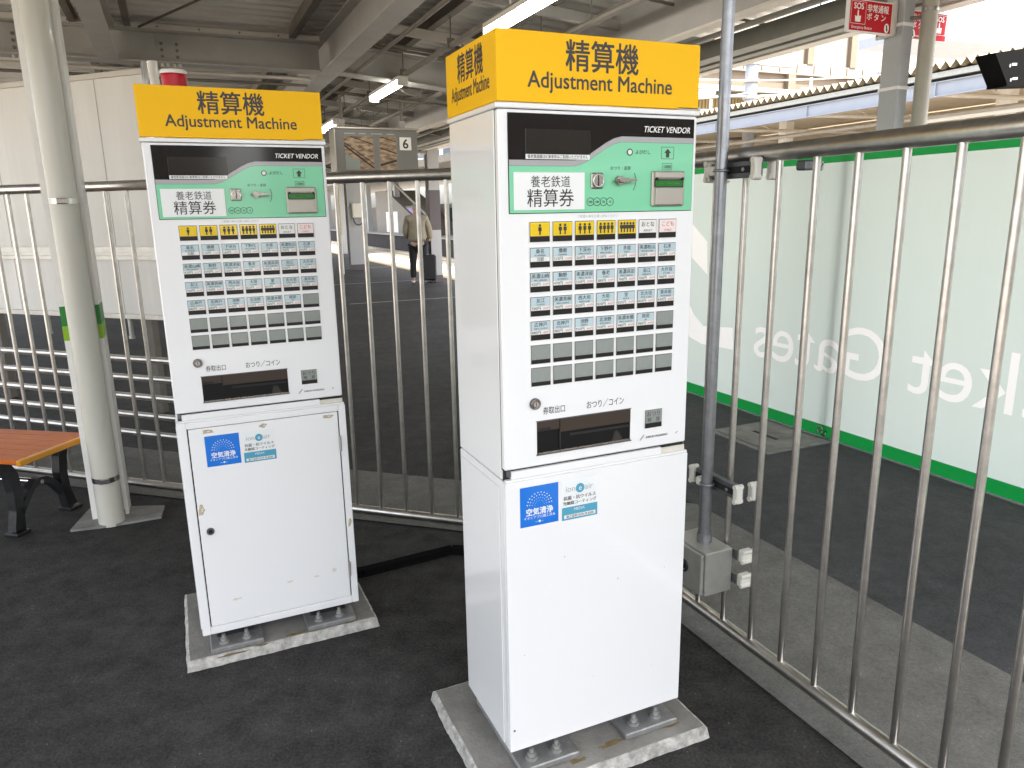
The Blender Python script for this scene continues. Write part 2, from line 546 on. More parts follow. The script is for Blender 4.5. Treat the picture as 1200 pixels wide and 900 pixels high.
def ibeam_u(v_, pts, h, w, m='steelpaint', t=.016, bolts=(), name="beam"):
    """beam across the platform; pts = [(u, zbottom), ...]"""
    b = MB()
    for (ua, za), (ub, zb_) in zip(pts[:-1], pts[1:]):
        for d0, d1, hw in ((0, t, w / 2), (h - t, h, w / 2), (t, h - t, .006)):
            vs = []
            for u_, z_ in ((ua, za), (ub, zb_)):
                vs += [(u_, v_ - hw, z_ + d0), (u_, v_ + hw, z_ + d0), (u_, v_ + hw, z_ + d1), (u_, v_ - hw, z_ + d1)]
            b.add(vs, [(0, 1, 2, 3), (7, 6, 5, 4), (0, 4, 5, 1), (1, 5, 6, 2), (2, 6, 7, 3), (3, 7, 4, 0)], m)
    for ub in bolts:
        zb_ = pts[0][1]
        b.box(ub - .11, ub + .11, v_ - .016, v_ - .0065, zb_ + .03, zb_ + h - .03, m)
        for du in (-.07, .07):
            for dz in (.07, .13, .19):
                b.cyl((ub + du, v_ - .030, zb_ + dz), (ub + du, v_ - .0165, zb_ + dz), .016, 'steeldark', 6)
        for du in (-.08, -.03, .03, .08):
            b.cyl((ub + du, v_ - .05, zb_ - .03), (ub + du, v_ - .05, zb_ - .001), .014, 'steellight', 6)
    return b.build(name, can)
# main cross frames; the first is the one seen across the picture
ibeam_u(8.6, [(-4.6, 3.0), (1.62, 3.0)], .30, .20, bolts=(.15, -3.0, -1.1))
ibeam_u(8.6, [(1.84, 3.0), (5.0, 2.72)], .30, .20)
for v_ in (15.5, 22.0, 29.0):
    ibeam_u(v_, [(-4.6, 3.0), (1.62, 3.0)], .30, .20, bolts=(.15, -3.0))
    ibeam_u(v_, [(1.84, 3.0), (5.0, 2.72)], .30, .20)
ibeam_u(1.2, [(-4.6, 3.0), (1.62, 3.0)], .30, .20)
# white trim strip on the frames
b = MB()
b.box(-4.6, 1.62, 8.485, 8.50, 3.302, 3.345, 'steellight')
for i in range(16):
    b.cyl((-4.5 + i * .38, 8.475, 3.322), (-4.5 + i * .38, 8.484, 3.322), .010, 'steeldark', 6)
b.build("trim_strip", can)
# longitudinal beams
ibeam_v(1.73, -1.45, 34, 3.0, .36, .21)
ibeam_v(-.395, -1.45, 8.48, 3.0, .30, .17, mb='steelpaint')
ibeam_v(-4.3, -1.45, 34, 3.0, .34, .2)
ibeam_v(3.765, -1.45, 34, 2.80, .44, .115, mb='steellight')
ibeam_v(4.93, -1.45, 34, 2.79, .20, .13, m='steellight')
for u_, w_ in ((-3.6, .07), (-2.4, .07), (-.66, .06), (-.2, .06), (1.34, .07), (2.48, .08), (3.1, .07)):
    zz = deck_z(u_) - .115
    bb = MB()
    bb.box(u_ - w_ / 2, u_ + w_ / 2, -1.45, 34, zz, zz + .11, 'steeldark')
    bb.build("purlin", can)
# thin cross beams on the sloping side
for v_ in (6.0, 7.4, 10.4, 12.2, 13.8):
    bb = MB()
    vs = []
    for u_ in (1.85, 4.86):
        z_ = deck_z(u_) - .20
        vs += [(u_, v_ - .03, z_), (u_, v_ + .03, z_), (u_, v_ + .03, z_ + .08), (u_, v_ - .03, z_ + .08)]
    bb.add(vs, [(0, 1, 2, 3), (7, 6, 5, 4), (0, 4, 5, 1), (1, 5, 6, 2), (2, 6, 7, 3), (3, 7, 4, 0)], 'steellight' if v_ in (7.4,) else 'steelpaint')
    bb.build("rafter", can)
# wind bracing rods
b = MB()
b.cyl((-.10, 8.45, 3.30), (1.55, 4.6, 3.30), .011, 'steeldark', 8)
b.cyl((2.0, 4.4, 3.20), (3.7, 8.2, 3.10), .010, 'steellight', 8)
b.cyl((2.0, 14.9, 3.20), (3.7, 9.2, 3.10), .010, 'steeldark', 8)
b.build("brace_rod", can)
# dark trough and pipes along the eave
b = MB()
b.box(4.50, 4.66, -1.45, 34, 2.80, 2.94, 'gutter')
b.box(4.70, 4.80, -1.45, 34, 2.79, 2.88, 'gutter')
b.build("gutter", can)
b = MB()
b.cyl((3.25, -2, 2.98), (3.25, 34, 2.98), .028, 'steeldark', 10)
b.cyl((2.0, -2, 3.02), (2.0, 34, 3.02), .02, 'steeldark', 10)
b.cyl((4.15, -2, 2.86), (4.15, 34, 2.86), .022, 'steelpaint', 10)
for v_ in [2 + .9 * i for i in range(20)]:
    b.cyl((3.25, v_, 2.98), (3.25, v_, 3.24), .006, 'steeldark', 6)
b.build("service_pipe", can)
b = MB()
for u_, v_ in ((4.58, 6.8), (4.58, 5.6), (4.58, 4.5), (4.58, 8.4)):
    b.cyl((u_, v_, 2.92), (u_, v_, 3.18), .006, 'steeldark', 6)
b.build("hanger_rod", can)
b = MB()
for v_, zz, rr in ((7.3, 2.97, .016), (7.45, 2.97, .012), (10.1, 2.96, .020), (13.0, 2.95, .016), (5.2, 3.1, .012)):
    b.cyl((1.9, v_, zz + .1), (4.85, v_, zz - .12), rr, 'steeldark', 8)
b.cyl((-4.5, 9.1, 3.02), (1.6, 9.1, 3.02), .022, 'steellight', 8)
b.cyl((-4.5, 9.3, 2.98), (1.6, 9.3, 2.98), .016, 'steeldark', 8)
for v_ in (6.7, 8.9, 11.0):
    pts = [Vector((2.55 + .05 * i, v_ + .02 * i, 2.98 - .10 * math.sin(math.pi * i / 8))) for i in range(9)]
    b.path(pts, .009, 'steeldark', 6)
b.build("cable_run", can)

# lamp rail with fluorescent lamps
LU, LZ = 2.48, 2.92
ra = thing("lamp_rail", "dark conduit rail hung under the canopy carrying the tube lamps", "rail", (0, 0, 0), GA)
b = MB()
b.box(LU - .022, LU + .022, -2, 26, LZ + .05, LZ + .085, 'steeldark')
b.build("conduit", ra)
for v_ in [.6 + 1.55 * i for i in range(15)]:
    bb = MB()
    bb.cyl((LU, v_, LZ + .085), (LU, v_, deck_z(LU)), .006, 'steeldark', 6)
    bb.box(LU - .035, LU + .035, v_ - .01, v_ + .01, LZ + .04, LZ + .13, 'steeldark')
    bb.build("hanger", ra)
def lamp(v0, label):
    t = thing("tube_lamp", label, "lamp", W(LU, v0, LZ), GA, "fluorescent lamps under the canopy")
    return t
t0 = lamp(4.6, "long lit tube lamp directly above the near yellow machine sign")
b = MB()
b.box(-.055, .055, 0, 1.27, .012, .050, 'fitting')
for y0, y1 in ((-.02, 0), (1.27, 1.29)):
    b.box(-.062, .062, y0, y1, -.055, .052, 'fitting', .008)
b.build("fitting", t0)
b = MB()
vs = []
for y_ in (0.002, 1.268):
    for i in range(9):
        a = math.pi * (1 + i / 8)
        vs.append((.054 * math.cos(a), y_, .011 + .058 * math.sin(a)))
b.add(vs, [(i, i + 1, i + 10, i + 9) for i in range(8)] + [tuple(range(8, -1, -1)), tuple(range(9, 18))], 'tube', True)
b.build("diffuser", t0)
dup(t0, W(LU - .03, 8.30, LZ), GA, "short lit tube lamp hanging between the two yellow machine signs")
dup(t0, W(LU, 12.1, LZ), GA, "far lit tube lamp just right of the left machine's yellow sign")
dup(t0, W(LU, 16.4, LZ), GA, "farthest lit tube lamp, above the hanging screen")

# ================================================================== FENCES
def rail_fence(name, label, group):
    return thing(name, label, "fence", (0, 0, 0), 0, group)
RF = rail_fence("railing", "tall stainless railing with round bars, running beside the pale green banner", "stainless railings")
FU, ZT = 1.607, 1.655
c2 = W(FU, 2.60, 0)
b = MB(); b.cyl(W(FU, -.5, ZT), W(FU, 2.60, ZT), .025, 'rail', 20); b.build("top_rail", RF)
b = MB(); b.cyl(W(FU, -.5, .078), W(FU, 2.575, .078), .022, 'rail', 18); b.build("bottom_rail", RF)
for i in range(23):
    v_ = 1.826 + .1372 * 5 - .1372 * i
    bb = MB(); bb.cyl(W(FU, v_, .09), W(FU, v_, ZT - .022), .0105, 'rail', 14); bb.build("bar", RF)
for v_ in (2.60, -.45):
    bb = MB(); bb.cyl(W(FU, v_, 0), W(FU, v_, ZT - .0255), .024, 'rail', 18)
    bb.cyl(W(FU, v_, .006), W(FU, v_, .014), .05, 'rail', 18); bb.build("post", RF)
LFN = rail_fence("railing", "tall stainless railing behind the left machine, bench and white column", "stainless railings")
SC_ = CORNER.dot(FD) - .06
b = MB(); b.cyl(LF(-8, 0, ZT + .008), LF(SC_, 0, ZT + .008), .025, 'rail', 20); b.build("top_rail", LFN)
b = MB(); b.cyl(LF(-8, 0, .078), LF(SC_, 0, .078), .022, 'rail', 18); b.build("bottom_rail", LFN)
ss = [-1.8105 + .1345 * i for i in range(-3, 15)]
ss = [s for s in ss if s < SC_ - .05] + [-2.35, -2.4843, -2.6186, -2.7529] + [-3.0 - .1345 * i for i in range(0, 2)] + [-3.27, -3.405, -3.54] + [-3.665 - .1335 * i for i in range(12)]
for s in ss:
    bb = MB(); bb.cyl(LF(s, 0, .09), LF(s, 0, ZT - .014), .0105, 'rail', 14); bb.build("bar", LFN)
for s in (-2.22, -5.4):
    bb = MB(); bb.cyl(LF(s, 0, 0), LF(s, 0, ZT - .018), .024, 'rail', 18); bb.build("post", LFN)

# horizontal pipe barrier behind the left railing
PB = thing("pipe_barrier", "low barrier of horizontal steel pipes under the large white panel", "barrier", (0, 0, 0), 0)
ang = R(-20.5)
PD = Vector((math.cos(ang), math.sin(ang), 0)); PN = Vector((-PD.y, PD.x, 0))
def PP(s, n, z=0): return PD * s + PN * n + Vector((0, 0, z))
for z_ in (.625, .50, .375, .25, .125):
    bb = MB(); bb.cyl(PP(-8, 3.5, z_), PP(-2.95, 3.5, z_), .021, 'rail', 14); bb.build("pipe", PB)
for s in (-2.95, -5.9):
    bb = MB(); bb.cyl(PP(s, 3.5, 0), PP(s, 3.5, .68), .024, 'rail', 14); bb.build("post", PB)

# large white panel
HP = thing("hoarding", "large white panel with grey metal trims standing behind the left railing", "panel", (0, 0, 0), 0)
b = MB(); b.prism([(-9, .80), (-4.20, .80), (-4.20, 2.47), (-9, 2.47)], PN * 4.2, PD, Z, PN * .10, 'panel'); b.build("sheet", HP)
b = MB()
for s_ in (-8.0, -6.9, -5.8, -4.7):
    b.prism([(s_ - .003, .80), (s_ + .003, .80), (s_ + .003, 2.47), (s_ - .003, 2.47)], PN * 4.1985, PD, Z, PN * .001, "steelpaint")
b.build("joint", HP)
b = MB()
b.prism([(-9, 2.4705), (-4.19, 2.4705), (-4.19, 2.505), (-9, 2.505)], PN * 4.18, PD, Z, PN * .14, 'steellight'); b.build("top_trim", HP)
b = MB()
for za, zb_ in ((1.262, 1.30), (1.235, 1.261), (1.205, 1.234)):
    dd = .018 if za != 1.235 else .008
    b.prism([(-9, za), (-4.2, za), (-4.2, zb_), (-9, zb_)], PN * 4.1995 - PN * dd, PD, Z, PN * dd, 'galvbox')
b.build("middle_trim", HP)
b = MB(); b.prism([(-9, .765), (-4.19, .765), (-4.19, .7995), (-9, .7995)], PN * 4.18, PD, Z, PN * .14, 'galvbox'); b.build("bottom_trim", HP)
for s in (-5.60, -5.30, -4.72):
    bb = MB()
    bb.cyl(PP(s, 4.25, .62), PP(s, 4.25, .764), .018, 'galvbox', 10)
    bb.cyl(PP(s, 4.25, .60), PP(s, 4.25, .62), .024, 'galvbox', 10)
    bb.build("bolt", HP)
for s in (-8.4, -6.3, -4.6):
    bb = MB(); bb.prism([(s - .04, 0), (s + .04, 0), (s + .04, .764), (s - .04, .764)], PN * 4.30, PD, Z, PN * .06, 'steeldark'); bb.build("leg", HP)
b = MB(); b.cyl(PP(-4.155, 4.14, 0), PP(-4.155, 4.14, 2.53), .026, 'chrome', 14); b.cyl(PP(-4.085, 4.14, 0), PP(-4.085, 4.14, 2.53), .03, 'colwhite', 14)
b.build("end_post", HP)

# ================================================================== TICKET MACHINES
_mesh = {}
def part(name, parent, key, fn, label=None):
    """one mesh per kind of part, shared by the two machines"""
    if key not in _mesh:
        bb = MB(); fn(bb); _mesh[key] = bb.mesh(name)
    o = bpy.data.objects.new(name, _mesh[key])
    COL.objects.link(o)
    o.parent = parent
    if label: o['label'] = label
    return o
MW, MD = .535, .315            # width and depth
E1 = .0006
def person_icon(bb, cx, zb, h, y):
    r_ = h * .13
    bb.flat([(cx + r_ * math.cos(t * math.pi / 5), zb + h - r_ + r_ * math.sin(t * math.pi / 5)) for t in range(10)], (0, y, 0), X, Z, 'ink')
    w_ = h * .17
    top, mid = zb + h * .72, zb + h * .36
    bb.flat([(cx - w_, mid), (cx - w_ * .45, mid), (cx - w_ * .45, zb), (cx + w_ * .45, zb), (cx + w_ * .45, mid), (cx + w_, mid), (cx + w_, top), (cx - w_, top)], (0, y, 0), X, Z, 'ink')
STN = [("桑名", "KUWANA", "当駅", ""), ("播磨", "HARIMA", "210円", "110円"), ("下深谷", "SHIMO-FUKAYA", "260円", "130円"), ("下野代", "SHIMO-NOSHIRO", "310円", "160円"), ("多度", "TADO", "310円", "160円"), ("美濃松山", "MINO-MATSUYAMA", "370円", "190円"), ("石津", "ISHIZU", "420円", "210円"),
       ("美濃山崎", "MINO-YAMAZAKI", "420円", "210円"), ("駒野", "KOMANO", "470円", "240円"), ("美濃津屋", "MINO-TSUYA", "530円", "270円"), ("養老", "YORO", "580円", "290円"), ("美濃高田", "MINO-TAKADA", "700円", "350円"), ("烏江", "KARASUE", "700円", "350円"), ("大外羽", "OTOBA", "700円", "350円"),
       ("友江", "TOMOE", "700円", "350円"), ("美濃青柳", "MINO-YANAGI", "700円", "350円"), ("西大垣", "NISHI-OGAKI", "820円", "410円"), ("大垣", "OGAKI", "820円", "410円"), ("室", "MURO", "820円", "410円"), ("北大垣", "KITA-OGAKI", "820円", "410円"), ("東赤坂", "HIGASHI-AKASAKA", "830円", "420円"),
       ("広神戸", "HIRO-GODO", "880円", "440円"), ("北神戸", "KITA-GODO", "880円", "440円"), ("池野", "IKENO", "910円", "460円"), ("北池野", "KITA-IKENO", "910円", "460円"), ("美濃本郷", "MINO-HONGO", "980円", "490円"), ("揖斐", "IBI", "980円", "490円")]
KP, KW, KH = .0587, .0515, .0455
ROWZ = [1.4775, 1.4195, 1.3625, 1.306, 1.249, 1.192, 1.1375]
def key_mesh(r_, c_):
    def fn(bb):
        y0 = -.003
        bb.box(-.0015, KW + .0015, -.0022, 0, -KH - .0015, .0015, 'keyframe')
        bb.box(0, KW, y0, -.0023, -KH, 0, 'keyrim')
        y = y0 - E1
        x0, x1 = .0012, KW - .0012
        def fillq(z1_, z0_, m, yy=y): bb.flat([(x0, z0_), (x1, z0_), (x1, z1_), (x0, z1_)], (0, yy, 0), X, Z, m)
        yt = y - E1
        i = (r_ - 1) * 7 + c_
        if r_ == 0:
            fillq(-.0015, -.0320, 'bywhite' if c_ < 5 else ('keywhite' if c_ == 5 else 'keypink'))
            fillq(-.0326, -KH + .001, 'keydark')
            if c_ < 5:
                nn = c_ + 1
                sp = min(.0125, .042 / nn)
                for q in range(nn):
                    person_icon(bb, KW / 2 + (q - (nn - 1) / 2) * sp, -.0295, .0245, yt)
            elif c_ == 5:
                bb.text("おとな", (KW / 2, yt, -.0165), X, Z, .0135, 'ink', .012, sx=.95)
                bb.text("ADULT", (KW / 2, yt, -.0290), X, Z, .0075, 'ink', .01)
            else:
                bb.text("こども", (KW / 2, yt, -.0165), X, Z, .0135, 'red', .008, sx=.95)
                bb.text("CHILD", (KW / 2, yt, -.0290), X, Z, .0075, 'red', .01)
        elif i < len(STN):
            jp, en, pr, ch = STN[i]
            fillq(-.0015, -.0215, 'keyblue')
            fillq(-.0217, -.0318, 'keywhite')
            fillq(-.0324, -KH + .001, 'keydark')
            bb.text(jp, (KW / 2, yt, -.0125), X, Z, .0115, 'ink', .012, res=2)
            bb.text(en, (KW / 2, yt, -.0200), X, Z, .0062, 'ink', .006, res=1, sx=min(1, 9 / len(en)))
            if ch:
                bb.text(pr, (.0022, yt, -.0300), X, Z, .0092, 'ink', .006, 'LEFT', res=2, sx=1.05)
                bb.text(ch, (KW - .0022, yt, -.0295), X, Z, .0068, 'red', .006, 'RIGHT', res=1)
            else:
                bb.text(pr, (KW / 2, yt, -.0302), X, Z, .0098, 'ink', .01, res=2)
            # child fare repeated in small marks on the dark strip
        else:
            fillq(-.0015, -.0350, 'keygrey')
            fillq(-.0354, -KH + .001, 'keydark')
    return fn

def machine(loc, rz, label, variant):
    t = thing("ticket_machine", label, "ticket machine", loc, rz, "fare adjustment machines")
    # ---- lower cabinet
    def lower(bb):
        bb.box(0, MW + .004, .004, MD, .100, .858, 'white', .003)
        bb.box(.006, MW - .002, .012, MD - .008, .094, .0999, 'gap')
        bb.box(-.0035, -.0003, .03, MD - .012, .108, .84, 'white', .001)     # side cover sheet
    part("lower_cabinet", t, 'lower', lower)
    if variant == 'door':
        def frame(bb):
            bb.box(0, .0275, -.006, .0035, .100, .858, 'whitedoor', .002)
            bb.box(.5145, MW + .004, -.006, .0035, .100, .858, 'whitedoor', .002)
            bb.box(.0277, .5143, -.006, .0035, .836, .858, 'whitedoor', .002)
            bb.box(.0277, .5143, -.006, .0035, .100, .128, 'whitedoor', .002)
            bb.box(.0277, .5143, .0005, .0036, .128, .836, 'gap')
        part("door_frame", t, 'frame', frame)
        def door(bb):
            bb.box(.0315, .5105, -.0065, .0003, .1300, .8342, 'whitedoor', .002)
            # bare patches and dents worn through the paint
            rng = random.Random(3)
            for cx, cz, w_, h_ in ((.088, .822, .022, .008), (.262, .819, .014, .008), (.478, .823, .020, .007), (.042, .556, .012, .020), (.395, .236, .010, .004), (.302, .236, .014, .004), (.12, .214, .018, .004), (.46, .245, .010, .010)):
                pts = []
                for q in range(11):
                    a = 2 * math.pi * q / 11
                    rr = .55 + .6 * rng.random()
                    pts.append((cx + w_ * rr * math.cos(a), cz + h_ * rr * math.sin(a)))
                m_ = 'chip' if cz > .5 else 'cream'
                bb.flat(pts, (0, -.0071, 0), X, Z, m_)
                if m_ == 'chip':
                    bb.flat([(cx + (a - cx) * .35 + .004, cz + (b_ - cz) * .35) for a, b_ in pts], (0, -.0075, 0), X, Z, 'cream')
        dr = part("door", t, 'door', door)
        def dlock(bb):
            bb.cyl((.063, -.0066, .478), (.063, -.011, .478), .0125, 'strut', 20)
            bb.cyl((.063, -.0111, .478), (.063, -.0125, .478), .007, 'gap', 16)
        part("lock", dr, 'dlock', dlock)
        for zz in (.72, .24):
            def hinge(bb, zz=zz):
                bb.cyl((.5125, -.010, zz - .028), (.5125, -.010, zz + .028), .0045, 'galvbox', 10)
            part("hinge", dr, 'hinge%s' % zz, hinge)
        def chipf(bb):
            bb.flat([(.520, .40), (.527, .405), (.533, .42), (.530, .435), (.524, .43), (.521, .415)], (0, -.0067, 0), X, Z, 'chip')
        part("paint_chip", t, 'chipf', chipf)
        SY, SX0, SZ1 = -.0072, .077, .806
    else:
        def plain(bb):
            bb.box(0, MW + .004, -.006, .0036, .100, .858, 'white', .002)
            rng = random.Random(5)
            for q in range(11):
                cx, cz = rng.uniform(.03, .5), rng.uniform(.12, .68)
                w_ = rng.uniform(.0006, .0016)
                bb.flat([(cx - w_, cz - w_), (cx + w_, cz - w_ * .5), (cx + w_, cz + w_), (cx - w_ * .4, cz + w_)], (0, -.0066, 0), X, Z, 'tgrey' if q % 3 else 'ink')
            bb.cyl((.012, -.0062, .165), (.012, -.0072, .165), .003, 'strut', 8)
        part("front_panel", t, 'plain', plain)
        SY, SX0, SZ1 = -.0067, .038, .841
    # ---- stickers
    def st_blue(bb):
        w_, h_ = .106, .105
        bb.flat([(0, -h_), (w_, -h_), (w_, 0), (0, 0)], (0, 0, 0), X, Z, 'blue')
        for k_, (rad, sz) in enumerate(((.034, .0014), (.027, .0012), (.020, .0009), (.013, .0006))):
            nn = 12 - k_
            for q in range(nn):
                a = math.pi * (.04 + .92 * q / (nn - 1))
                cx, cz = w_ / 2 + rad * math.cos(a), -.052 + rad * math.sin(a)
                bb.flat([(cx - sz, cz - sz), (cx + sz, cz - sz), (cx + sz, cz + sz), (cx - sz, cz + sz)], (0, -E1, 0), X, Z, 'swhite' if k_ < 2 else 'pale')
        bb.text("空気清浄", (w_ / 2, -E1, -.0745), X, Z, .0205, 'swhite', .03, sx=.93)
        bb.text("イオニアプロ施工済み", (w_ / 2, -E1, -.0855), X, Z, .0088, 'swhite', .01, res=2)
        bb.cyl((w_ / 2, -.0002, -.0945), (w_ / 2, -E1, -.0945), .0032, 'swhite', 12)
        bb.text("ion", (w_ / 2 - .0045, -E1, -.0965), X, Z, .006, 'pale', 0, 'RIGHT', res=2)
        bb.text("air", (w_ / 2 + .0045, -E1, -.0965), X, Z, .006, 'pale', 0, 'LEFT', res=2)
    sb = part("air_purifying_sticker", t, 'stb', st_blue, "square blue sticker with white lettering")
    sb.location = (SX0, SY, SZ1)
    def st_white(bb):
        w_, h_ = .103, .107
        bb.flat([(0, -.072), (w_, -.072), (w_, 0), (0, 0)], (0, 0, 0), X, Z, 'swhite')
        bb.flat([(0, -h_), (w_, -h_), (w_, -.0722), (0, -.0722)], (0, 0, 0), X, Z, 'teal')
        bb.cyl((.052, -.0002, -.0250), (.052, -E1, -.0250), .0125, 'teal', 24)
        bb.text("e", (.052, -2.2 * E1, -.0305), X, Z, .020, 'swhite', -.005)
        bb.text("ion", (.0385, -E1, -.0310), X, Z, .0225, 'tgrey', -.012, 'RIGHT')
        bb.text("air", (.0655, -E1, -.0310), X, Z, .0225, 'tgrey', -.012, 'LEFT')
        bb.text("抗菌・抗ウイルス", (w_ / 2, -E1, -.0520), X, Z, .0118, 'ink', .025, res=2)
        bb.text("光触媒コーティング", (w_ / 2, -E1, -.0655), X, Z, .0108, 'ink', .025, res=2)
        bb.text("MEDIA", (.050, -E1, -.0835), X, Z, .0105, 'swhite', .0)
        bb.flat([(.006, -.1025), (.097, -.1025), (.097, -.0930), (.006, -.0930)], (0, -E1, 0), X, Z, 'swhite')
        bb.text("施工証明 0270-70-8200", (w_ / 2, -2.2 * E1, -.1005), X, Z, .0080, 'ink', .015, res=2)
    sw = part("coating_sticker", t, 'stw', st_white, "white and teal sticker with a round letter e")
    sw.location = (SX0 + .116, SY, SZ1 - .001)
    # ---- waist strip between the cabinets
    def waist(bb):
        bb.box(.006, MW - .004, .008, .0222, .8582, .8862, 'gap')
        bb.box(.003, MW + .002, -.004, .0079, .8585, .8650, 'white', .001)
        bb.box(.018, .455, -.002, .0079, .8652, .8845, 'white', .001)
        bb.box(.4552, MW - .002, .003, .0079, .8652, .8800, 'cream', .001)
        bb.cyl((.013, .004, .8725), (.013, .004, .8875), .006, 'strut', 8)
    part("waist_strip", t, 'waist', waist)
    # ---- upper cabinet and its door
    def upper(bb):
        bb.box(.001, MW - .001, .0225, MD, .8606, 1.7205, 'white', .002)
        bb.box(.003, MW - .003, .0195, .0224, .8865, 1.719, 'gap')
        bb.box(-.004, MW + .003, -.004, MD + .002, 1.7212, 1.7330, 'white', .002)
        bb.box(MW - .065, MW + .003, -.006, .02, 1.7332, 1.7400, 'cream', .002)
    part("upper_cabinet", t, 'upper', upper)
    def udoor(bb):
        bb.box(.002, MW - .002, 0, .0193, .889, 1.7195, 'whitedoor', .003)
        bb.text("券取出口", (.1055, -E1, 1.0200), X, Z, .0205, 'ink', .004, 'LEFT', sx=.76)
        bb.text("おつり／コイン", (.2260, -E1, 1.0195), X, Z, .0220, 'ink', .004, 'LEFT', sx=.72)
        # maker's mark
        bb.flat([(.386, .912), (.390, .912), (.402, .926), (.399, .927), (.393, .922)], (0, -E1, 0), X, Z, 'tgrey')
        bb.text("SHIBAURA ENGINEERING", (.4045, -E1, .9155), X + Z * 0, Z + X * .25, .0084, 'ink', .018, 'LEFT', sx=.72)
        if variant == 'door':
            pass
        bb.text("ご希望の券をお買い求めください", (.255, -E1, 1.4845), X, Z, .0075, 'tgrey', .0, res=1)
        bb.flat([(.500, .915), (.507, .921), (.505, .923), (.499, .918)], (0, -E1, 0), X, Z, 'tgrey')
    part("upper_door", t, 'udoor', udoor)
    # ---- operating panel: black, grey and green zones under clear film
    gx0, gx1, gz0, gz1 = .026, .5215, 1.4975, 1.7110
    def curve(off):
        pts = []
        for q in range(25):
            x_ = gx0 + (gx1 - gx0) * q / 24
            s_ = min(1, max(0, (x_ - .185) / .135)); s_ = s_ * s_ * (3 - 2 * s_)
            pts.append((x_, 1.6005 + .0555 * s_ + off))
        return pts
    def zone(bb, lo, hi, m, y):
        for (a, za), (c_, zc), (d, zd), (e, ze) in zip(lo[:-1], lo[1:], hi[1:], hi[:-1]):
            bb.flat([(a, za), (c_, zc), (d, zd), (e, ze)], (0, y, 0), X, Z, m)
    def panel(bb):
        bb.box(gx0 - .0015, gx1 + .0015, -.0022, -.0003, gz0 - .0015, gz1 + .0015, 'gap', .0005)
        y = -.0028
        zone(bb, [(x_, gz0) for x_, _ in curve(0)], curve(-.0005), 'green', y)
        zone(bb, curve(0), curve(.0125), 'grey', y)
        zone(bb, curve(.013), [(x_, gz1) for x_, _ in curve(0)], 'black', y)
        bb.text("TICKET VENDOR", (gx1 - .012, y - E1, 1.6795), X, Z + X * .22, .0195, 'signwhite', .010, 'RIGHT', sx=.90)
        # call lamp ring, arrows, coin marks
        bb.torus((.3385, y - .0010, 1.6335), Y, .0068, .0012, 'ink', 24, 6)
        bb.cyl((.3385, y - .0004, 1.6335), (.3385, y - .0012, 1.6335), .0060, 'keywhite', 20)
        bb.text("よびだし", (.3535, y - E1, 1.6300), X, Z, .0110, 'ink', .01, 'LEFT', res=2)
        for x0_, x1_, z0_, z1_ in ((.4280, .4645, 1.6190, 1.6470), (.4310, .4600, 1.5935, 1.6090)):
            for a in ((x0_, x1_, z0_, z0_ + .0009), (x0_, x1_, z1_ - .0009, z1_), (x0_, x0_ + .0009, z0_, z1_), (x1_ - .0009, x1_, z0_, z1_)):
                bb.flat([(a[0], a[2]), (a[1], a[2]), (a[1], a[3]), (a[0], a[3])], (0, y - E1, 0), X, Z, 'ink')
        bb.text("1000", (.4455, y - E1, 1.5970), X, Z, .0115, 'ink', .015)
        bb.flat([(.4462 - .0048, 1.6225), (.4462 + .0048, 1.6225), (.4462 + .0048, 1.6330), (.4462 + .0100, 1.6330), (.4462, 1.6430), (.4462 - .0100, 1.6330), (.4462 - .0048, 1.6330)], (0, y - E1, 0), X, Z, 'ink')
        bb.text("おつり・返却", (.2850, y - E1, 1.5935), X, Z, .0095, 'ink', .01, 'LEFT', res=2)
        for q in range(7):
            a0, a1 = R(28 - 9 * q), R(28 - 9 * (q + 1))
            c_ = (.318, 1.568); r0, r1 = .038, .0395
            bb.flat([(c_[0] + r0 * math.cos(a0), c_[1] + r0 * math.sin(a0)), (c_[0] + r1 * math.cos(a0), c_[1] + r1 * math.sin(a0)), (c_[0] + r1 * math.cos(a1), c_[1] + r1 * math.sin(a1)), (c_[0] + r0 * math.cos(a1), c_[1] + r0 * math.sin(a1))], (0, y - E1, 0), X, Z, 'ink')
        for q, s_ in enumerate(("500", "100", "50", "10")):
            cx = .2325 + .0178 * q
            bb.torus((cx, y - E1, 1.5205), Y, .0092, .0006, 'ink', 20, 4)
            bb.text(s_, (cx, y - E1, 1.5175), X, Z, .0080, 'ink', .02, res=2, sx=.85)
    part("operating_panel", t, 'panel', panel)
    def window(bb):
        bb.box(.066, .232, -.0046, -.0029, 1.6260, 1.6800, 'lens', .001)
    part("display_window", t, 'window', window)
    def notice(bb):
        bb.flat([(.066, 1.6150), (.229, 1.6150), (.229, 1.6255), (.066, 1.6255)], (0, -.0049, 0), X, Z, 'sheet')
        bb.text("養老鉄道線はIC乗車券はご利用いただけません", (.1475, -.0049 - E1, 1.6172), X, Z, .0090, 'ink', .012, res=2, sx=.82)
    part("notice_strip", t, 'notice', notice)
    def sheet(bb):
        bb.box(.036, .2165, -.0046, -.0029, 1.5035, 1.5865, 'sheet', .0006)
        bb.text("養老鉄道", (.128, -.0046 - E1, 1.5560), X, Z, .0275, 'ink', .0, sx=.93)
        bb.text("精算券", (.128, -.0046 - E1, 1.5140), X, Z, .0430, 'ink', .003, sx=.94)
    part("ticket_label", t, 'sheet', sheet)
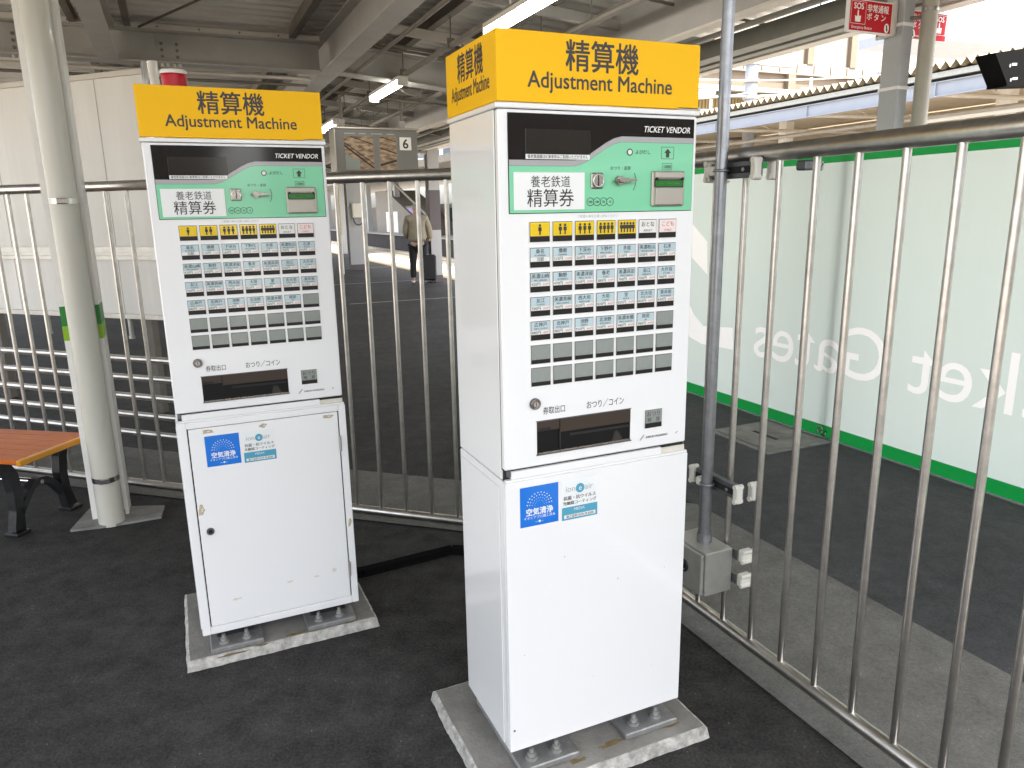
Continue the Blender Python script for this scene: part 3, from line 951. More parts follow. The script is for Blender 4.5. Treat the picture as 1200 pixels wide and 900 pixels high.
    def coin(bb):
        bb.box(.2330, .2650, -.0075, -.0029, 1.5505, 1.5860, 'nickel', .003)
        bb.cyl((.2500, -.0076, 1.5680), (.2500, -.0105, 1.5680), .0150, 'nickel', 24)
        bb.torus((.2500, -.0105, 1.5680), Y, .0135, .0012, 'chrome', 24, 6)
        bb.lathe([(0, 0)], (0, 0, 0), 'gap', 3) if False else None
        bb.box(.2490, .2512, -.0112, -.0106, 1.5545, 1.5815, 'gap')
    part("coin_slot", t, 'coin', coin)
    def lever(bb):
        bb.cyl((.3080, -.0029, 1.5690), (.3080, -.0150, 1.5690), .0105, 'nickel', 20)
        bb.prism([(.300, 1.5660), (.300, 1.5720), (.312, 1.5745), (.346, 1.5715), (.350, 1.5690), (.346, 1.5670), (.312, 1.5640)], (0, -.0230, 0), X, Z, (0, .0079, 0), 'nickel')
        bb.cyl((.2935, -.012, 1.5690), (.301, -.012, 1.5690), .003, 'nickel', 8)
    part("return_lever", t, 'lever', lever)
    def bill(bb):
        bb.box(.4000, .4950, -.0100, -.0029, 1.5080, 1.5905, 'billbody', .003)
        bb.box(.4050, .4900, -.0106, -.0101, 1.5525, 1.5715, 'gap')
        bb.box(.4055, .4895, -.0150, -.0101, 1.5735, 1.5890, 'billbody', .002)
        bb.box(.4085, .4865, -.0135, -.0101, 1.5110, 1.5515, 'billbody', .002)
        for xx in (.4100, .4850):
            bb.box(xx - .003, xx + .003, -.0165, -.0101, 1.5700, 1.5760, 'gap', .001)
    bl = part("bill_slot", t, 'bill', bill)
    def shutter(bb):
        bb.box(.4080, .4870, -.0120, -.0107, 1.5540, 1.5690, 'billgreen', .0005)
        for xx in (.424, .4475, .471):
            bb.box(xx - .006, xx + .006, -.0126, -.0121, 1.5610, 1.5622, 'dgreen')
    part("shutter", bl, 'shutter', shutter)
    # ---- fare buttons
    for r_ in range(7):
        for c_ in range(7):
            i = (r_ - 1) * 7 + c_
            kk = ('key', r_, c_) if (r_ == 0 or i < len(STN)) else ('key', 'blank')
            o = part("fare_button", t, kk, key_mesh(r_, c_))
            o.location = (.0745 + KP * c_, 0, ROWZ[r_])
    # ---- lock, tray, change button
    def ulock(bb):
        bb.cyl((.084, -.0003, 1.0490), (.084, -.0060, 1.0490), .0140, 'strut', 24)
        bb.torus((.084, -.0062, 1.0490), Y, .0105, .0018, 'nickel', 24, 6)
        bb.cyl((.084, -.0061, 1.0490), (.084, -.0090, 1.0490), .0070, 'steel', 16)
        bb.box(.083, .085, -.0094, -.0091, 1.0440, 1.0540, 'gap')
    part("lock", t, 'ulock', ulock)
    def tray(bb):
        x0, x1, z0, z1 = .0890, .3560, .9195, 1.0020
        # frame round the opening
        bb.box(x0 - .0022, x1 + .0022, -.0020, -.0003, z1 + .0002, z1 + .0022, 'keyrim')
        bb.box(x0 - .0022, x1 + .0022, -.0060, -.0003, z0 - .0022, z0 - .0002, 'keyrim')
        bb.box(x0, x1, -.0010, -.0004, z0, z1, 'trayd')
        bb.box(x0, .1490, -.0030, -.0011, .9780, z1, 'tray', .0004)
        bb.box(.1515, .3555, -.0030, -.0011, .9690, z1, 'tray', .0004)
        bb.box(.1492, .1512, -.0050, -.0011, z0, z1, 'lens')
        bb.box(.0930, .1250, -.0036, -.0031, .9790, .9860, 'gap')
        bb.box(.180, .350, -.0026, -.0011, .9560, .9620, 'gap')
        bb.box(x0 + .002, x1 - .002, -.0045, -.0011, z0 + .0005, z0 + .004, 'nickel')
        bb.flat([(.300, .9225), (.335, .9225), (.318, .9505), (.309, .9475)], (0, -.0015, 0), X, Z, 'lens')
    part("ticket_and_change_tray", t, 'tray', tray)
    def chg(bb):
        bb.box(-.0025, .0545, -.0024, -.0003, -.0515, .0025, 'keyframe', .0005)
        bb.box(0, .052, -.0036, -.0025, -.049, 0, 'keyrim')
        bb.flat([(.001, -.035), (.051, -.035), (.051, -.001), (.001, -.001)], (0, -.0036 - E1, 0), X, Z, 'keygrey')
        bb.flat([(.001, -.048), (.051, -.048), (.051, -.0358), (.001, -.0358)], (0, -.0036 - E1, 0), X, Z, 'keydark')
        bb.text("おつり", (.026, -.0036 - 2 * E1, -.0160), X, Z, .0150, 'ink', .0)
        bb.text("精　算", (.026, -.0036 - 2 * E1, -.0315), X, Z, .0130, 'ink', .0)
    part("settlement_button", t, 'chg', chg).location = (.4000, 0, .9925)
    # ---- header sign: a yellow box of three faces
    def sign(bb):
        z0, z1 = 1.7345, 1.8800
        x0, x1, y0, y1 = -.001, MW - .005, -.006, MD + .004
        bb.box(x0, x1, y0, y0 + .010, z0, z1, 'yellow', .0012)
        bb.box(x0, x0 + .010, y0 + .0102, y1, z0, z1, 'yellow', .0012)
        bb.box(x1 - .010, x1, y0 + .0102, y1, z0, z1, 'yellow', .0012)
        bb.text("精算機", (.2610, y0 - E1, 1.8095), X, Z, .0700, 'ink', .014, sx=.92, res=4)
        bb.text("Adjustment Machine", (.2620, y0 - E1, 1.7660), X, Z, .0480, 'ink', .012, sx=.95, res=4)
        bb.text("精算機", (x0 - E1, (y0 + y1) / 2 - .005, 1.8095), -Y, Z, .0700, 'ink', .012, sx=.80, res=4)
        bb.text("Adjustment Machine", (x0 - E1, (y0 + y1) / 2, 1.7660), -Y, Z, .0480, 'ink', .008, sx=.62, res=3)
    part("header_sign", t, 'sign', sign)
    # ---- base brackets with anchor bolts
    for k_, (xx, fl) in enumerate(((.020, 0), (.345, 1))):
        def foot(bb):
            bb.box(0, .175, -.030, MD - .01, .0380, .0560, 'plate', .003)
            bb.box(.025, .150, .045, MD - .04, .0562, .0930, 'gap')
        ft = part("mounting_foot", t, 'foot', foot)
        ft.location = (xx, 0, 0)
        for bx in (.045, .120):
            def bolt(bb):
                bb.cyl((0, 0, .0562), (0, 0, .0645), .017, 'bolt', 16)
                bb.cyl((0, 0, .0646), (0, 0, .0760), .0115, 'bolt', 6)
                bb.cyl((0, 0, .0761), (0, 0, .0880), .0065, 'bolt', 10)
            part("anchor_bolt", ft, 'abolt', bolt).location = (bx, .004, 0)
    return t

FM = (Vector((-.023, 1.683, 0)), R(23.63))
LM = (Vector((-1.078, 2.267, 0)), R(24.26))
machine(FM[0], FM[1], "nearer ticket machine, plain white base without a door, standing beside the railing and conduit", 'plain')
machine(LM[0], LM[1], "farther ticket machine with a chipped hinged door in its base, red beacon on top", 'door')

def plinth(loc, rz, x0, x1, y0, y1, label):
    """low concrete block with uneven white-washed edge"""
    t = thing("concrete_plinth", label, "plinth", loc, rz, "machine plinths")
    rng = random.Random(label)
    n_ = 44
    ring = []
    for (ax, ay), (bx, by) in (((x0, y0), (x1, y0)), ((x1, y0), (x1, y1)), ((x1, y1), (x0, y1)), ((x0, y1), (x0, y0))):
        for i in range(n_):
            f_ = i / n_
            ring.append((ax + (bx - ax) * f_, ay + (by - ay) * f_))
    cx, cy = (x0 + x1) / 2, (y0 + y1) / 2
    def off(p, d):
        px, py = p
        sx = 1 if px > cx else -1; sy = 1 if py > cy else -1
        ex = d if abs(px - x0) < 1e-6 or abs(px - x1) < 1e-6 else 0
        ey = d if abs(py - y0) < 1e-6 or abs(py - y1) < 1e-6 else 0
        return px + sx * ex, py + sy * ey
    lo, hi, ins = [], [], []
    wob = 0.0
    for p_ in ring:
        wob = .6 * wob + rng.uniform(-.0016, .0016); a = off(p_, .006 + wob); lo.append((*a, .001))
        a = off(p_, wob * .5); hi.append((*a, .0345 + rng.uniform(-.0008, .0008)))
        a = off(p_, -.007 + wob * .5); ins.append((*a, .0375))
    N = len(ring)
    bb = MB()
    bb.add(lo + hi + ins, [(k * N + i, k * N + (i + 1) % N, (k + 1) * N + (i + 1) % N, (k + 1) * N + i) for k in range(2) for i in range(N)], 'concw')
    bb.add(ins, [tuple(range(N))], 'conc')
    for cx, cy, w_, h_ in ((.30, -.022, .05, .010), (.185, -.040, .03, .008), (.50, -.030, .03, .006), (.09, -.055, .05, .006)):
        pts = []
        for q in range(14):
            a = 2 * math.pi * q / 14
            rr = .55 + .7 * rng.random()
            pts.append((cx + w_ * rr * math.cos(a), cy + h_ * rr * math.sin(a), .0379))
        bb.add(pts, [tuple(range(14))], 'rust')
    bb.build("block", t)
    return t
plinth(FM[0], FM[1], -.082, .590, -.078, .420, "low concrete block with white edges under the nearer machine")
plinth(LM[0], LM[1], -.056, .594, -.040, .470, "low concrete block with white edges under the machine with the beacon")

# red beacon standing on the far machine
bc = thing("warning_beacon", "red warning beacon with white cap behind the left yellow sign", "beacon", (-1.085, 2.545, 1.734), 0)
b = MB(); b.lathe([(0, 0), (.046, 0), (.046, .030), (.040, .035), (0, .035)], (0, 0, 0), 'fitting', 28); b.build("base", bc)
b = MB(); b.lathe([(.038, .0352), (.038, .075), (.040, .085), (.038, .10), (.040, .11), (.038, .14), (.040, .150), (.038, .165), (.040, .178), (.038, .192), (.040, .206), (.038, .2195)], (0, 0, 0), 'redlens', 28); b.build("lens", bc)
b = MB(); b.lathe([(.0415, .2197), (.0420, .228), (.038, .233), (0, .235)], (0, 0, 0), 'fitting', 28); b.build("cap", bc)
bc.location = (-1.080, 2.555, 1.734)

# black cable cover on the asphalt
b = MB()
pts = [LF(-2.0, -.62), Vector((-.655, 2.884, 0)), Vector((-.287, 3.082, 0)), Vector((.05, 3.03, 0))]
pts[0] = Vector((-.95, 2.80, 0))
for a, c_ in zip(pts[:-1], pts[1:]):
    d = (c_ - a).normalized(); nn = Vector((-d.y, d.x, 0))
    prof_ = [(-.032, .001), (-.020, .026), (.020, .026), (.032, .001)]
    vs = [p_ + nn * q + Z * z_ for p_ in (a, c_) for q, z_ in prof_]
    b.add(vs, [(0, 1, 5, 4), (1, 2, 6, 5), (2, 3, 7, 6), (0, 3, 2, 1), (4, 5, 6, 7)], 'matblack')
tag(b.build("cable_cover"), "black rubber cable cover lying bent on the asphalt between the machines", "cable cover")

# ================================================================== CONDUIT, BOX AND CLAMPS AT THE RAILING
CU, CV = 1.540, 1.862
cd = thing("conduit", "grey galvanised conduit rising in front of the railing from the metal box", "conduit", W(CU, CV, 0), GA)
b = MB(); b.cyl((0, 0, .425), (0, 0, 3.2), .0185, 'galv', 20); b.build("pipe", cd)
b = MB(); b.cyl((0, 0, .393), (0, 0, .424), .026, 'galv', 20); b.cyl((0, 0, .4243), (0, 0, .440), .0225, 'galv', 12); b.build("connector", cd)
def clamp(z, label, v0, v1):
    t = thing("pipe_clamp", label, "clamp", W(1.577, 0, z), GA, "strut clamps on the railing")
    bb = MB()
    bb.box(-.012, .012, v0, v1, -.024, .024, 'strut', .002)
    bb.box(-.0145, -.0123, v0 + .01, v1 - .01, -.010, .010, 'gap')
    for vv in (v0 + .055, v1 - .055):
        bb.cyl((-.017, vv, 0), (-.0147, vv, 0), .006, 'bolt', 8)
    bb.build("channel", t)
    for vv in (v0 + .004, v1 - .005):
        for du in (-.012, .050):
            b2 = MB()
            b2.box(du - .012, du + .012, vv - .013, vv + .013, -.030, .030, 'ivory', .004)
            b2.cyl((du - .016, vv, .024), (du + .016, vv, .024), .009, 'ivory', 10)
            b2.cyl((du - .016, vv, -.024), (du + .016, vv, -.024), .009, 'ivory', 10)
            b2.build("end_clip", t)
    b2 = MB()
    b2.torus((CU - 1.577, CV, 0), Z, .0215, .0045, 'galv', 20, 6)
    b2.box(CU - 1.577 - .012, -.0125, CV + .018, CV + .045, -.014, .014, 'ivory', .003)
    b2.build("saddle", t)
    return t
clamp(1.612, "upper strut clamp holding the conduit to the railing's bars just below the top rail", 1.735, 1.955)
clamp(.600, "lower strut clamp holding the conduit to the railing's bars above the metal box", 1.735, 1.970)
bx = thing("junction_box", "small metal box with a round handle fixed low on the railing under the conduit", "box", W(0, 0, 0), GA)
b = MB(); b.box(1.478, 1.590, 1.775, 1.960, .238, .392, 'galvbox', .003); b.build("body", bx)
b = MB(); b.box(1.463, 1.4765, 1.780, 1.955, .243, .387, 'galvbox', .002); dd = b.build("door", bx)
b = MB(); b.torus((1.459, 1.868, .318), X, .020, .004, 'iron', 20, 6); b.cyl((1.452, 1.868, .318), (1.4628, 1.868, .318), .012, 'iron', 12); b.build("handle", dd)
for zz in (.375, .256):
    b = MB(); b.cyl((1.4765, 1.7715, zz), (1.4765, 1.7745, zz), .0045, 'bolt', 8); b.build("screw", bx)
for zz in (.372, .285):
    b = MB(); b.box(1.596, 1.640, 1.735, 1.757, zz - .022, zz + .022, 'ivory', .004)
    b.cyl((1.594, 1.735, zz + .017), (1.645, 1.735, zz + .017), .0075, 'ivory', 10); b.cyl((1.594, 1.735, zz - .017), (1.645, 1.735, zz - .017), .0075, 'ivory', 10); b.build("end_clip", bx)
    b = MB(); b.box(1.5915, 1.6155, 1.7575, 1.960, zz - .018, zz + .018, 'strut', .002) if False else b.box(1.5912, 1.5952, 1.7575, 1.958, zz - .016, zz + .016, 'strut'); b.build("bracket", bx)

# ================================================================== BANNER
bn = thing("banner", "pale green banner with green borders and reversed lettering beyond the right railing", "banner", (0, 0, 0), GA)
BU = 3.78
v0, v1 = -1.2, 5.7
# the lettering is printed through the cloth: its outlines are cut from the mint area and filled pale
from mathutils.geometry import tessellate_polygon
def outlines(vs, fs):
    cnt = {}
    for f in fs:
        for i in range(len(f)):
            a, c_ = f[i], f[(i + 1) % len(f)]
            if (c_, a) in cnt: del cnt[(c_, a)]
            else: cnt[(a, c_)] = 1
    nxt = {a: c_ for a, c_ in cnt}
    loops = []
    while nxt:
        a = next(iter(nxt)); lp = []
        while a in nxt:
            lp.append(vs[a]); a = nxt.pop(a)
        if len(lp) > 2: loops.append(lp)
    return loops
tv, tf = text_geo("Ticket Gates", .470, 'RIGHT', 5, 1.04)
key_, uniq, idx = {}, [], []
for p in tv:
    q = (round(p[0], 5), round(p[1], 5))
    if q not in key_: key_[q] = len(uniq); uniq.append(q)
    idx.append(key_[q])
tf = [tuple(idx[i] for i in f) for f in tf]
tf = [f for f in tf if len(set(f)) == len(f)]
loops = [[(4.14 + a, .448 + c_) for a, c_ in lp] for lp in outlines(uniq, tf)]
band1 = [(4.893, 1.386), (4.695, 1.251), (4.678, 0.994), (4.877, 1.118)]
band2 = [(4.924, 0.783), (4.828, 0.667), (4.703, 0.585), (4.353, 0.618), (4.34, 0.45), (4.715, 0.438), (4.871, 0.471), (4.934, 0.569)]
rect = [(v0, .092), (v1, .092), (v1, 1.765), (v0, 1.765)]
allp = [rect] + loops + [band1, band2]
flatp = [p for lp in allp for p in lp]
tris = tessellate_polygon([[Vector((p[0], p[1], 0)) for p in lp] for lp in allp])
b = MB()
b.add([(BU, p[0], p[1]) for p in flatp], [tuple(t) for t in tris], 'bmint')
for za, zb_ in ((.012, .092), (1.765, 1.86)):
    b.add([(BU, v0, za), (BU, v1, za), (BU, v1, zb_), (BU, v0, zb_)], [(0, 1, 2, 3)], 'bgreen')
b.build("cloth", bn)
b = MB()
b.add([(BU, 4.14 + p[0], .448 + p[1]) for p in uniq], tf, 'bcream')
for lp in (band1, band2):
    b.flat(lp, (BU, 0, 0), Y, Z, 'bcream')
b.build("lettering", bn)
for v_ in (5.5, 3.4, 1.3, -1.0):
    b = MB(); b.cyl((BU + .05, v_, 0), (BU + .05, v_, 1.86), .021, 'galv', 12); b.box(BU + .02, BU + .55, v_ - .02, v_ + .02, .001, .03, 'galv'); b.build("stand_pole", bn)
b = MB(); b.cyl((BU + .05, v0, 1.875), (BU + .05, v1, 1.875), .02, 'galv', 12); b.build("stand_rail", bn)
b = MB()
b.torus((BU - .02, 3.44, .062), X, .022, .004, 'nickel', 20, 6); b.torus((BU - .025, 3.40, .048), Y, .018, .004, 'nickel', 20, 6, 0, 4.6)
b.build("corner_hook", bn)

# small dark clip hanging under the railing's top rail
b = MB(GRID)
b.box(FU + .01, FU + .045, 1.60, 1.64, ZT - .055, ZT - .028, 'strut', .004)
b.torus((FU + .03, 1.565, ZT - .046), V, .010, .004, 'nickel', 14, 6)
tag(b.build("rail_clip"), "small grey clip hanging from the right railing's top rail", "clip")

# ================================================================== WHITE COLUMN WITH DOWNPIPE, BENCH
hc = thing("steel_column", "white steel column with dark and lime green bands beside the bench", "column", W(-.452, 4.15, 0), GA)
def hsec(bb, z0, z1, m, g=0.0):
    bb.box(-.088 - g, -.060 + g, -.085 - g, .085 + g, z0, z1, m)
    bb.box(.062 - g, .078 + g, -.085 - g, .085 + g, z0, z1, m)
    if g == 0: bb.box(-.0618, .0618, -.006, .006, z0, z1, m)
b = MB(); hsec(b, 0, 3.1, 'colwhite'); b.build("shaft", hc)
b = MB(); hsec(b, 1.005, 1.10, 'dgreen', .001); b.build("dark_green_band", hc)
b = MB(); hsec(b, .935, 1.0045, 'lime', .001); b.build("lime_band", hc)
dp = thing("downpipe", "cream drainpipe with two metal straps standing in front of the banded column", "pipe", W(-.448, 4.003, 0), GA)
b = MB(); b.cyl((0, 0, .002), (0, 0, 3.25), .060, 'pipecream', 28); b.build("pipe", dp)
for zz in (1.585, .245):
    b = MB(); b.cyl((0, 0, zz - .013), (0, 0, zz + .013), .0618, 'chrome', 28, cap=False)
    b.box(-.022, .022, -.074, -.0605, zz - .013, zz + .013, 'chrome', .003); b.build("strap", dp)
b = MB()
pad = [(-2.19, 3.37), (-2.02, 3.42), (-1.81, 3.52), (-1.86, 3.67), (-2.25, 3.66)]
b.prism(pad, (0, 0, .002), X, Y, (0, 0, .012), 'concpad')
tag(b.build("column_footing"), "five-sided grey concrete patch around the foot of the banded column", "footing")

be = thing("bench", "bench of glossy red-brown slats with yellow end boards on black iron legs", "bench", (-2.295, 3.235, 0), R(168))
# local x runs along the bench away from its near end, local y towards the viewer (negative = back)
def slat(y0, y1):
    bb = MB(); bb.box(.012, 1.75, y0, y1, .398, .420, 'woodtop', .003); return bb
for i in range(6):
    y1 = -.002 - i * .0755
    slat(y1 - .070, y1).build("slat", be)
b = MB(); b.box(-.018, .010, -.455, .002, .392, .421, 'woodend', .004); b.build("end_board", be)
b = MB(); b.box(1.752, 1.78, -.455, .002, .392, .421, 'woodend', .004); b.build("end_board", be)
def iron_leg(x0):
    bb = MB(Matrix.Translation((0, -.045, 0)))
    th = .045
    def strip(pts, w_):
        n_ = len(pts)
        L_, R_ = [], []
        for i in range(n_):
            a = Vector(pts[max(0, i - 1)]); c_ = Vector(pts[min(n_ - 1, i + 1)])
            d = (c_ - a).normalized(); q = Vector((-d.y, d.x)) * (w_[i] if isinstance(w_, (list, tuple)) else w_)
            L_.append(Vector(pts[i]) + q); R_.append(Vector(pts[i]) - q)
        for i in range(n_ - 1):
            bb.prism([tuple(L_[i]), tuple(L_[i + 1]), tuple(R_[i + 1]), tuple(R_[i])], (x0, 0, 0), Y, Z, (th, 0, 0), 'iron')
    strip([(-.005, .385), (-.035, .36), (-.062, .30), (-.072, .22), (-.066, .12), (-.050, .02)], [.018, .022, .026, .026, .024, .030])
    strip([(-.405, .385), (-.388, .36), (-.365, .30), (-.352, .22), (-.358, .12), (-.380, .02)], [.018, .022, .026, .026, .024, .030])
    strip([(-.075 - .277 * i / 12, .10 + .125 * math.sin(math.pi * i / 12)) for i in range(13)], .015)
    bb.box(x0, x0 + th, -.41, -.01, .374, .3915, 'iron', .003)
    for yy in (-.050, -.382):
        bb.box(x0 - .02, x0 + th + .02, yy - .04, yy + .04, .001, .016, 'iron', .004)
    bb.cyl((x0 - .004, -.213, .215), (x0, -.213, .215), .010, 'bolt', 10)
    return bb
for x0 in (.15, 1.58):
    iron_leg(x0).build("leg", be)
b = MB(); b.cyl((.196, -.258, .215), (1.579, -.258, .215), .014, 'chrome', 12); b.build("stretcher", be)

# ================================================================== HANGING SCREEN WITH PLATFORM NUMBER
mo = thing("departure_screen", "grey hanging screen showing rails, with the number 6 beside it", "screen", W(2.02, 10, 0), GA)
b = MB(); b.box(0, 1.10, 0, .30, 2.055, 2.590, 'bezel', .006); b.build("casing", mo)
b = MB()
b.box(-.02, 1.12, -.012, .31, 2.5905, 2.615, 'bezelrim', .004)
b.box(-.02, 1.12, -.012, .31, 2.030, 2.0545, 'bezelrim', .004)
b.box(-.02, -.0005, -.012, .31, 2.0550, 2.5900, 'bezelrim', .004)
b.build("rim", mo)
b = MB(); b.box(.11, .80, -.006, -.0005, 2.075, 2.500, 'screen'); b.box(.49, .575, -.0085, -.0075, 2.075, 2.500, 'bezel')
for xa, za, xb, zb_, w_ in ((.111, 2.38, .489, 2.10, .012), (.111, 2.42, .489, 2.16, .006), (.20, 2.495, .489, 2.40, .006), (.576, 2.36, .799, 2.29, .008), (.576, 2.14, .799, 2.20, .014), (.60, 2.495, .799, 2.44, .006)):
    b.flat([(xa, za - w_), (xb, zb_ - w_), (xb, zb_ + w_), (xa, za + w_)], (0, -.0068, 0), X, Z, 'trackdark')
b.flat([(.112, 2.077), (.30, 2.077), (.30, 2.20), (.112, 2.27)], (0, -.0071, 0), X, Z, 'keygrey')
b.build("display", mo)
b = MB()
for x0_, x1_ in ((.12, .26), (.31, .40), (.47, .62), (.68, .78)):
    b.flat([(x0_, 2.528), (x1_, 2.528), (x1_, 2.540), (x0_, 2.540)], (0, -.0008, 0), X, Z, 'tgrey')
b.build("caption", mo)
b = MB(); b.box(.850, 1.010, -.006, -.0005, 2.335, 2.500, 'plateW', .002); b.text("6", (.930, -.0068, 2.360), X, Z, .165, 'ink', .02, res=6); b.build("number_plate", mo)
for xx in (.12, .93):
    b = MB(); b.box(xx - .04, xx + .04, .10, .18, 2.6155, 2.72, 'steelpaint', .006); b.cyl((xx, .14, 2.72), (xx, .14, 3.05), .02, 'steeldark', 10); b.build("hanger", mo)

# ================================================================== FAR END OF THE PLATFORM
def far_column(name, label, u_, v_, w_, d_, bands, group=None, m='colgrey'):
    t = thing(name, label, "column", W(u_, v_, 0), GA, group)
    bb = MB()
    tt = .03
    bb.box(-w_ / 2, w_ / 2, -d_ / 2, -d_ / 2 + tt, 0.16, deck_z(u_) - .12, m)
    bb.box(-w_ / 2, w_ / 2, d_ / 2 - tt, d_ / 2, 0.16, deck_z(u_) - .12, m)
    bb.box(-.015, .015, -d_ / 2 + tt, d_ / 2 - tt, 0.16, deck_z(u_) - .12, m)
    bb.build("shaft", t)
    bb = MB(); bb.box(-w_ / 2 - .004, w_ / 2 + .004, -d_ / 2 - .004, d_ / 2 + .004, .001, .1595, 'tile'); bb.build("dark_base", t)
    for z0_, z1_ in bands:
        bb = MB(); bb.box(-w_ / 2 - .003, w_ / 2 + .003, -d_ / 2 - .003, d_ / 2 + .003, z0_, z1_, 'tile'); bb.build("dark_band", t)
    return t
fc = far_column("platform_column", "grey-white column carrying a small box with a hanging cable, behind the railing", 4.62, 20.8, .50, .35, [])
fb = thing("meter_box", "small cream box with a looped cable on the grey-white far column", "box", W(4.50, 20.60, 1.45), GA)
b = MB(); b.box(-.02, .26, -.10, .02, -.02, .36, 'ivory', .01); b.build("housing", fb)
b = MB(); b.path([Vector((-.02 + .15 + .14 * math.cos(math.pi * (1 + i / 8)), -.05, -.02 + .20 * math.sin(math.pi * (1 + i / 8)))) for i in range(9)], .015, 'iron', 6); b.build("cable", fb)
far_column("platform_column", "far column with a wide dark purple-grey band beside the standing person", 5.27, 15.95, .24, .26, [(1.15, 2.0)])
far_column("platform_column", "plain grey far column just left of the standing person", 5.6, 27.0, .40, .4, [])
yp = thing("marker_pole", "thin pole, yellow above and white below, left of the boxed far column", "pole", W(3.90, 19.5, 0), GA)
b = MB(); b.cyl((0, 0, 0), (0, 0, 1.0), .04, 'signwhite', 10); b.build("white_section", yp)
b = MB(); b.cyl((0, 0, 1.0005), (0, 0, 2.7), .04, 'ypole', 10); b.build("yellow_section", yp)

# standing person seen from behind
def skin_obj(name, verts, edges, radii, m, parent, root=0, sub=2):
    me = bpy.data.meshes.new(name)
    me.from_pydata(verts, edges, [])
    o = bpy.data.objects.new(name, me); COL.objects.link(o)
    o.modifiers.new("skin", 'SKIN'); s_ = o.modifiers.new("sub", 'SUBSURF'); s_.levels = s_.render_levels = sub
    for i, r_ in enumerate(radii):
        d = me.skin_vertices[0].data[i]
        d.radius = r_ if isinstance(r_, tuple) else (r_, r_)
        d.use_root = (i == root)
    dg = bpy.context.evaluated_depsgraph_get()
    me2 = bpy.data.meshes.new_from_object(o.evaluated_get(dg))
    bpy.data.objects.remove(o); bpy.data.meshes.remove(me)
    me2.name = name
    me2.materials.clear(); me2.materials.append(m)
    for p_ in me2.polygons: p_.use_smooth = True; p_.material_index = 0
    o2 = bpy.data.objects.new(name, me2); COL.objects.link(o2); o2.parent = parent
    return o2
pe = thing("person", "person in a beige jacket, pale hat and black trousers standing with back turned", "person", (-2.02, 16.45, 0), R(8))
vb = [(0, 0, .92), (0, 0, 1.10), (0, 0, 1.30), (0, 0, 1.42), (0, .01, 1.50), (0, .02, 1.58), (0, .02, 1.66),
      (-.10, 0, .86), (-.11, .01, .48), (-.12, -.02, .09), (-.13, .09, .04), (.10, 0, .86), (.11, .02, .48), (.12, .0, .09), (.13, .11, .04),
      (-.18, 0, 1.40), (-.24, .02, 1.14), (-.22, .14, .96), (.18, 0, 1.40), (.25, .02, 1.14), (.26, .06, .90)]
eb = [(0, 1), (1, 2), (2, 3), (3, 4), (4, 5), (5, 6), (0, 7), (7, 8), (8, 9), (9, 10), (0, 11), (11, 12), (12, 13), (13, 14), (3, 15), (15, 16), (16, 17), (3, 18), (18, 19), (19, 20)]
rb = [(.10, .07), (.10, .08), (.11, .09), (.10, .08), .055, .085, .075, .065, .05, .04, .035, .065, .05, .04, .035, .055, .042, .032, .055, .042, .032]
skin_obj("person_body", vb, eb, rb, M['skin'], pe)
vj = [(0, 0, .86), (0, 0, 1.10), (0, 0, 1.30), (0, 0, 1.42), (0, -.01, 1.49), (-.19, 0, 1.40), (-.26, .01, 1.14), (-.235, .10, 1.0), (.19, 0, 1.40), (.27, .01, 1.14), (.275, .05, .95)]
skin_obj("jacket", vj, [(0, 1), (1, 2), (2, 3), (3, 4), (3, 5), (5, 6), (6, 7), (3, 8), (8, 9), (9, 10)], [(.24, .19), (.21, .17), (.20, .15), (.15, .12), (.11, .10), .09, .075, .06, .09, .075, .06], M['cloth'], pe)
skin_obj("trousers", [(0, 0, .94), (-.10, 0, .82), (-.115, .01, .46), (-.125, -.01, .10), (.10, 0, .82), (.115, .02, .46), (.125, 0, .10)], [(0, 1), (1, 2), (2, 3), (0, 4), (4, 5), (5, 6)], [(.20, .15), .12, .08, .07, .105, .08, .07], M['trous'], pe)
skin_obj("hat", [(0, .015, 1.57), (0, .015, 1.66), (0, .02, 1.72)], [(0, 1), (1, 2)], [.118, .112, .07], M['hat'], pe)
skin_obj("shoe", [(-.125, -.03, .045), (-.13, .13, .035)], [(0, 1)], [.05, .04], M['signwhite'], pe)
skin_obj("shoe", [(.125, -.02, .045), (.13, .15, .035)], [(0, 1)], [.05, .04], M['signwhite'], pe)
su = thing("suitcase", "black upright suitcase standing right of the person in the beige jacket", "suitcase", (-1.80, 16.50, 0), R(10))
b = MB(); b.box(-.16, .16, -.12, .12, .06, .62, 'case', .03); b.build("shell", su)
for xx in (-.12, .12):
    for yy in (-.08, .08):
        b = MB(); b.cyl((xx - .012, yy, .030), (xx + .012, yy, .030), .029, 'rubber', 12); b.build("wheel", su)
b = MB(); b.path([(-.09, .08, .62), (-.09, .08, .98), (.09, .08, .98), (.09, .08, .62)], .012, 'chrome', 8); b.build("handle", su)

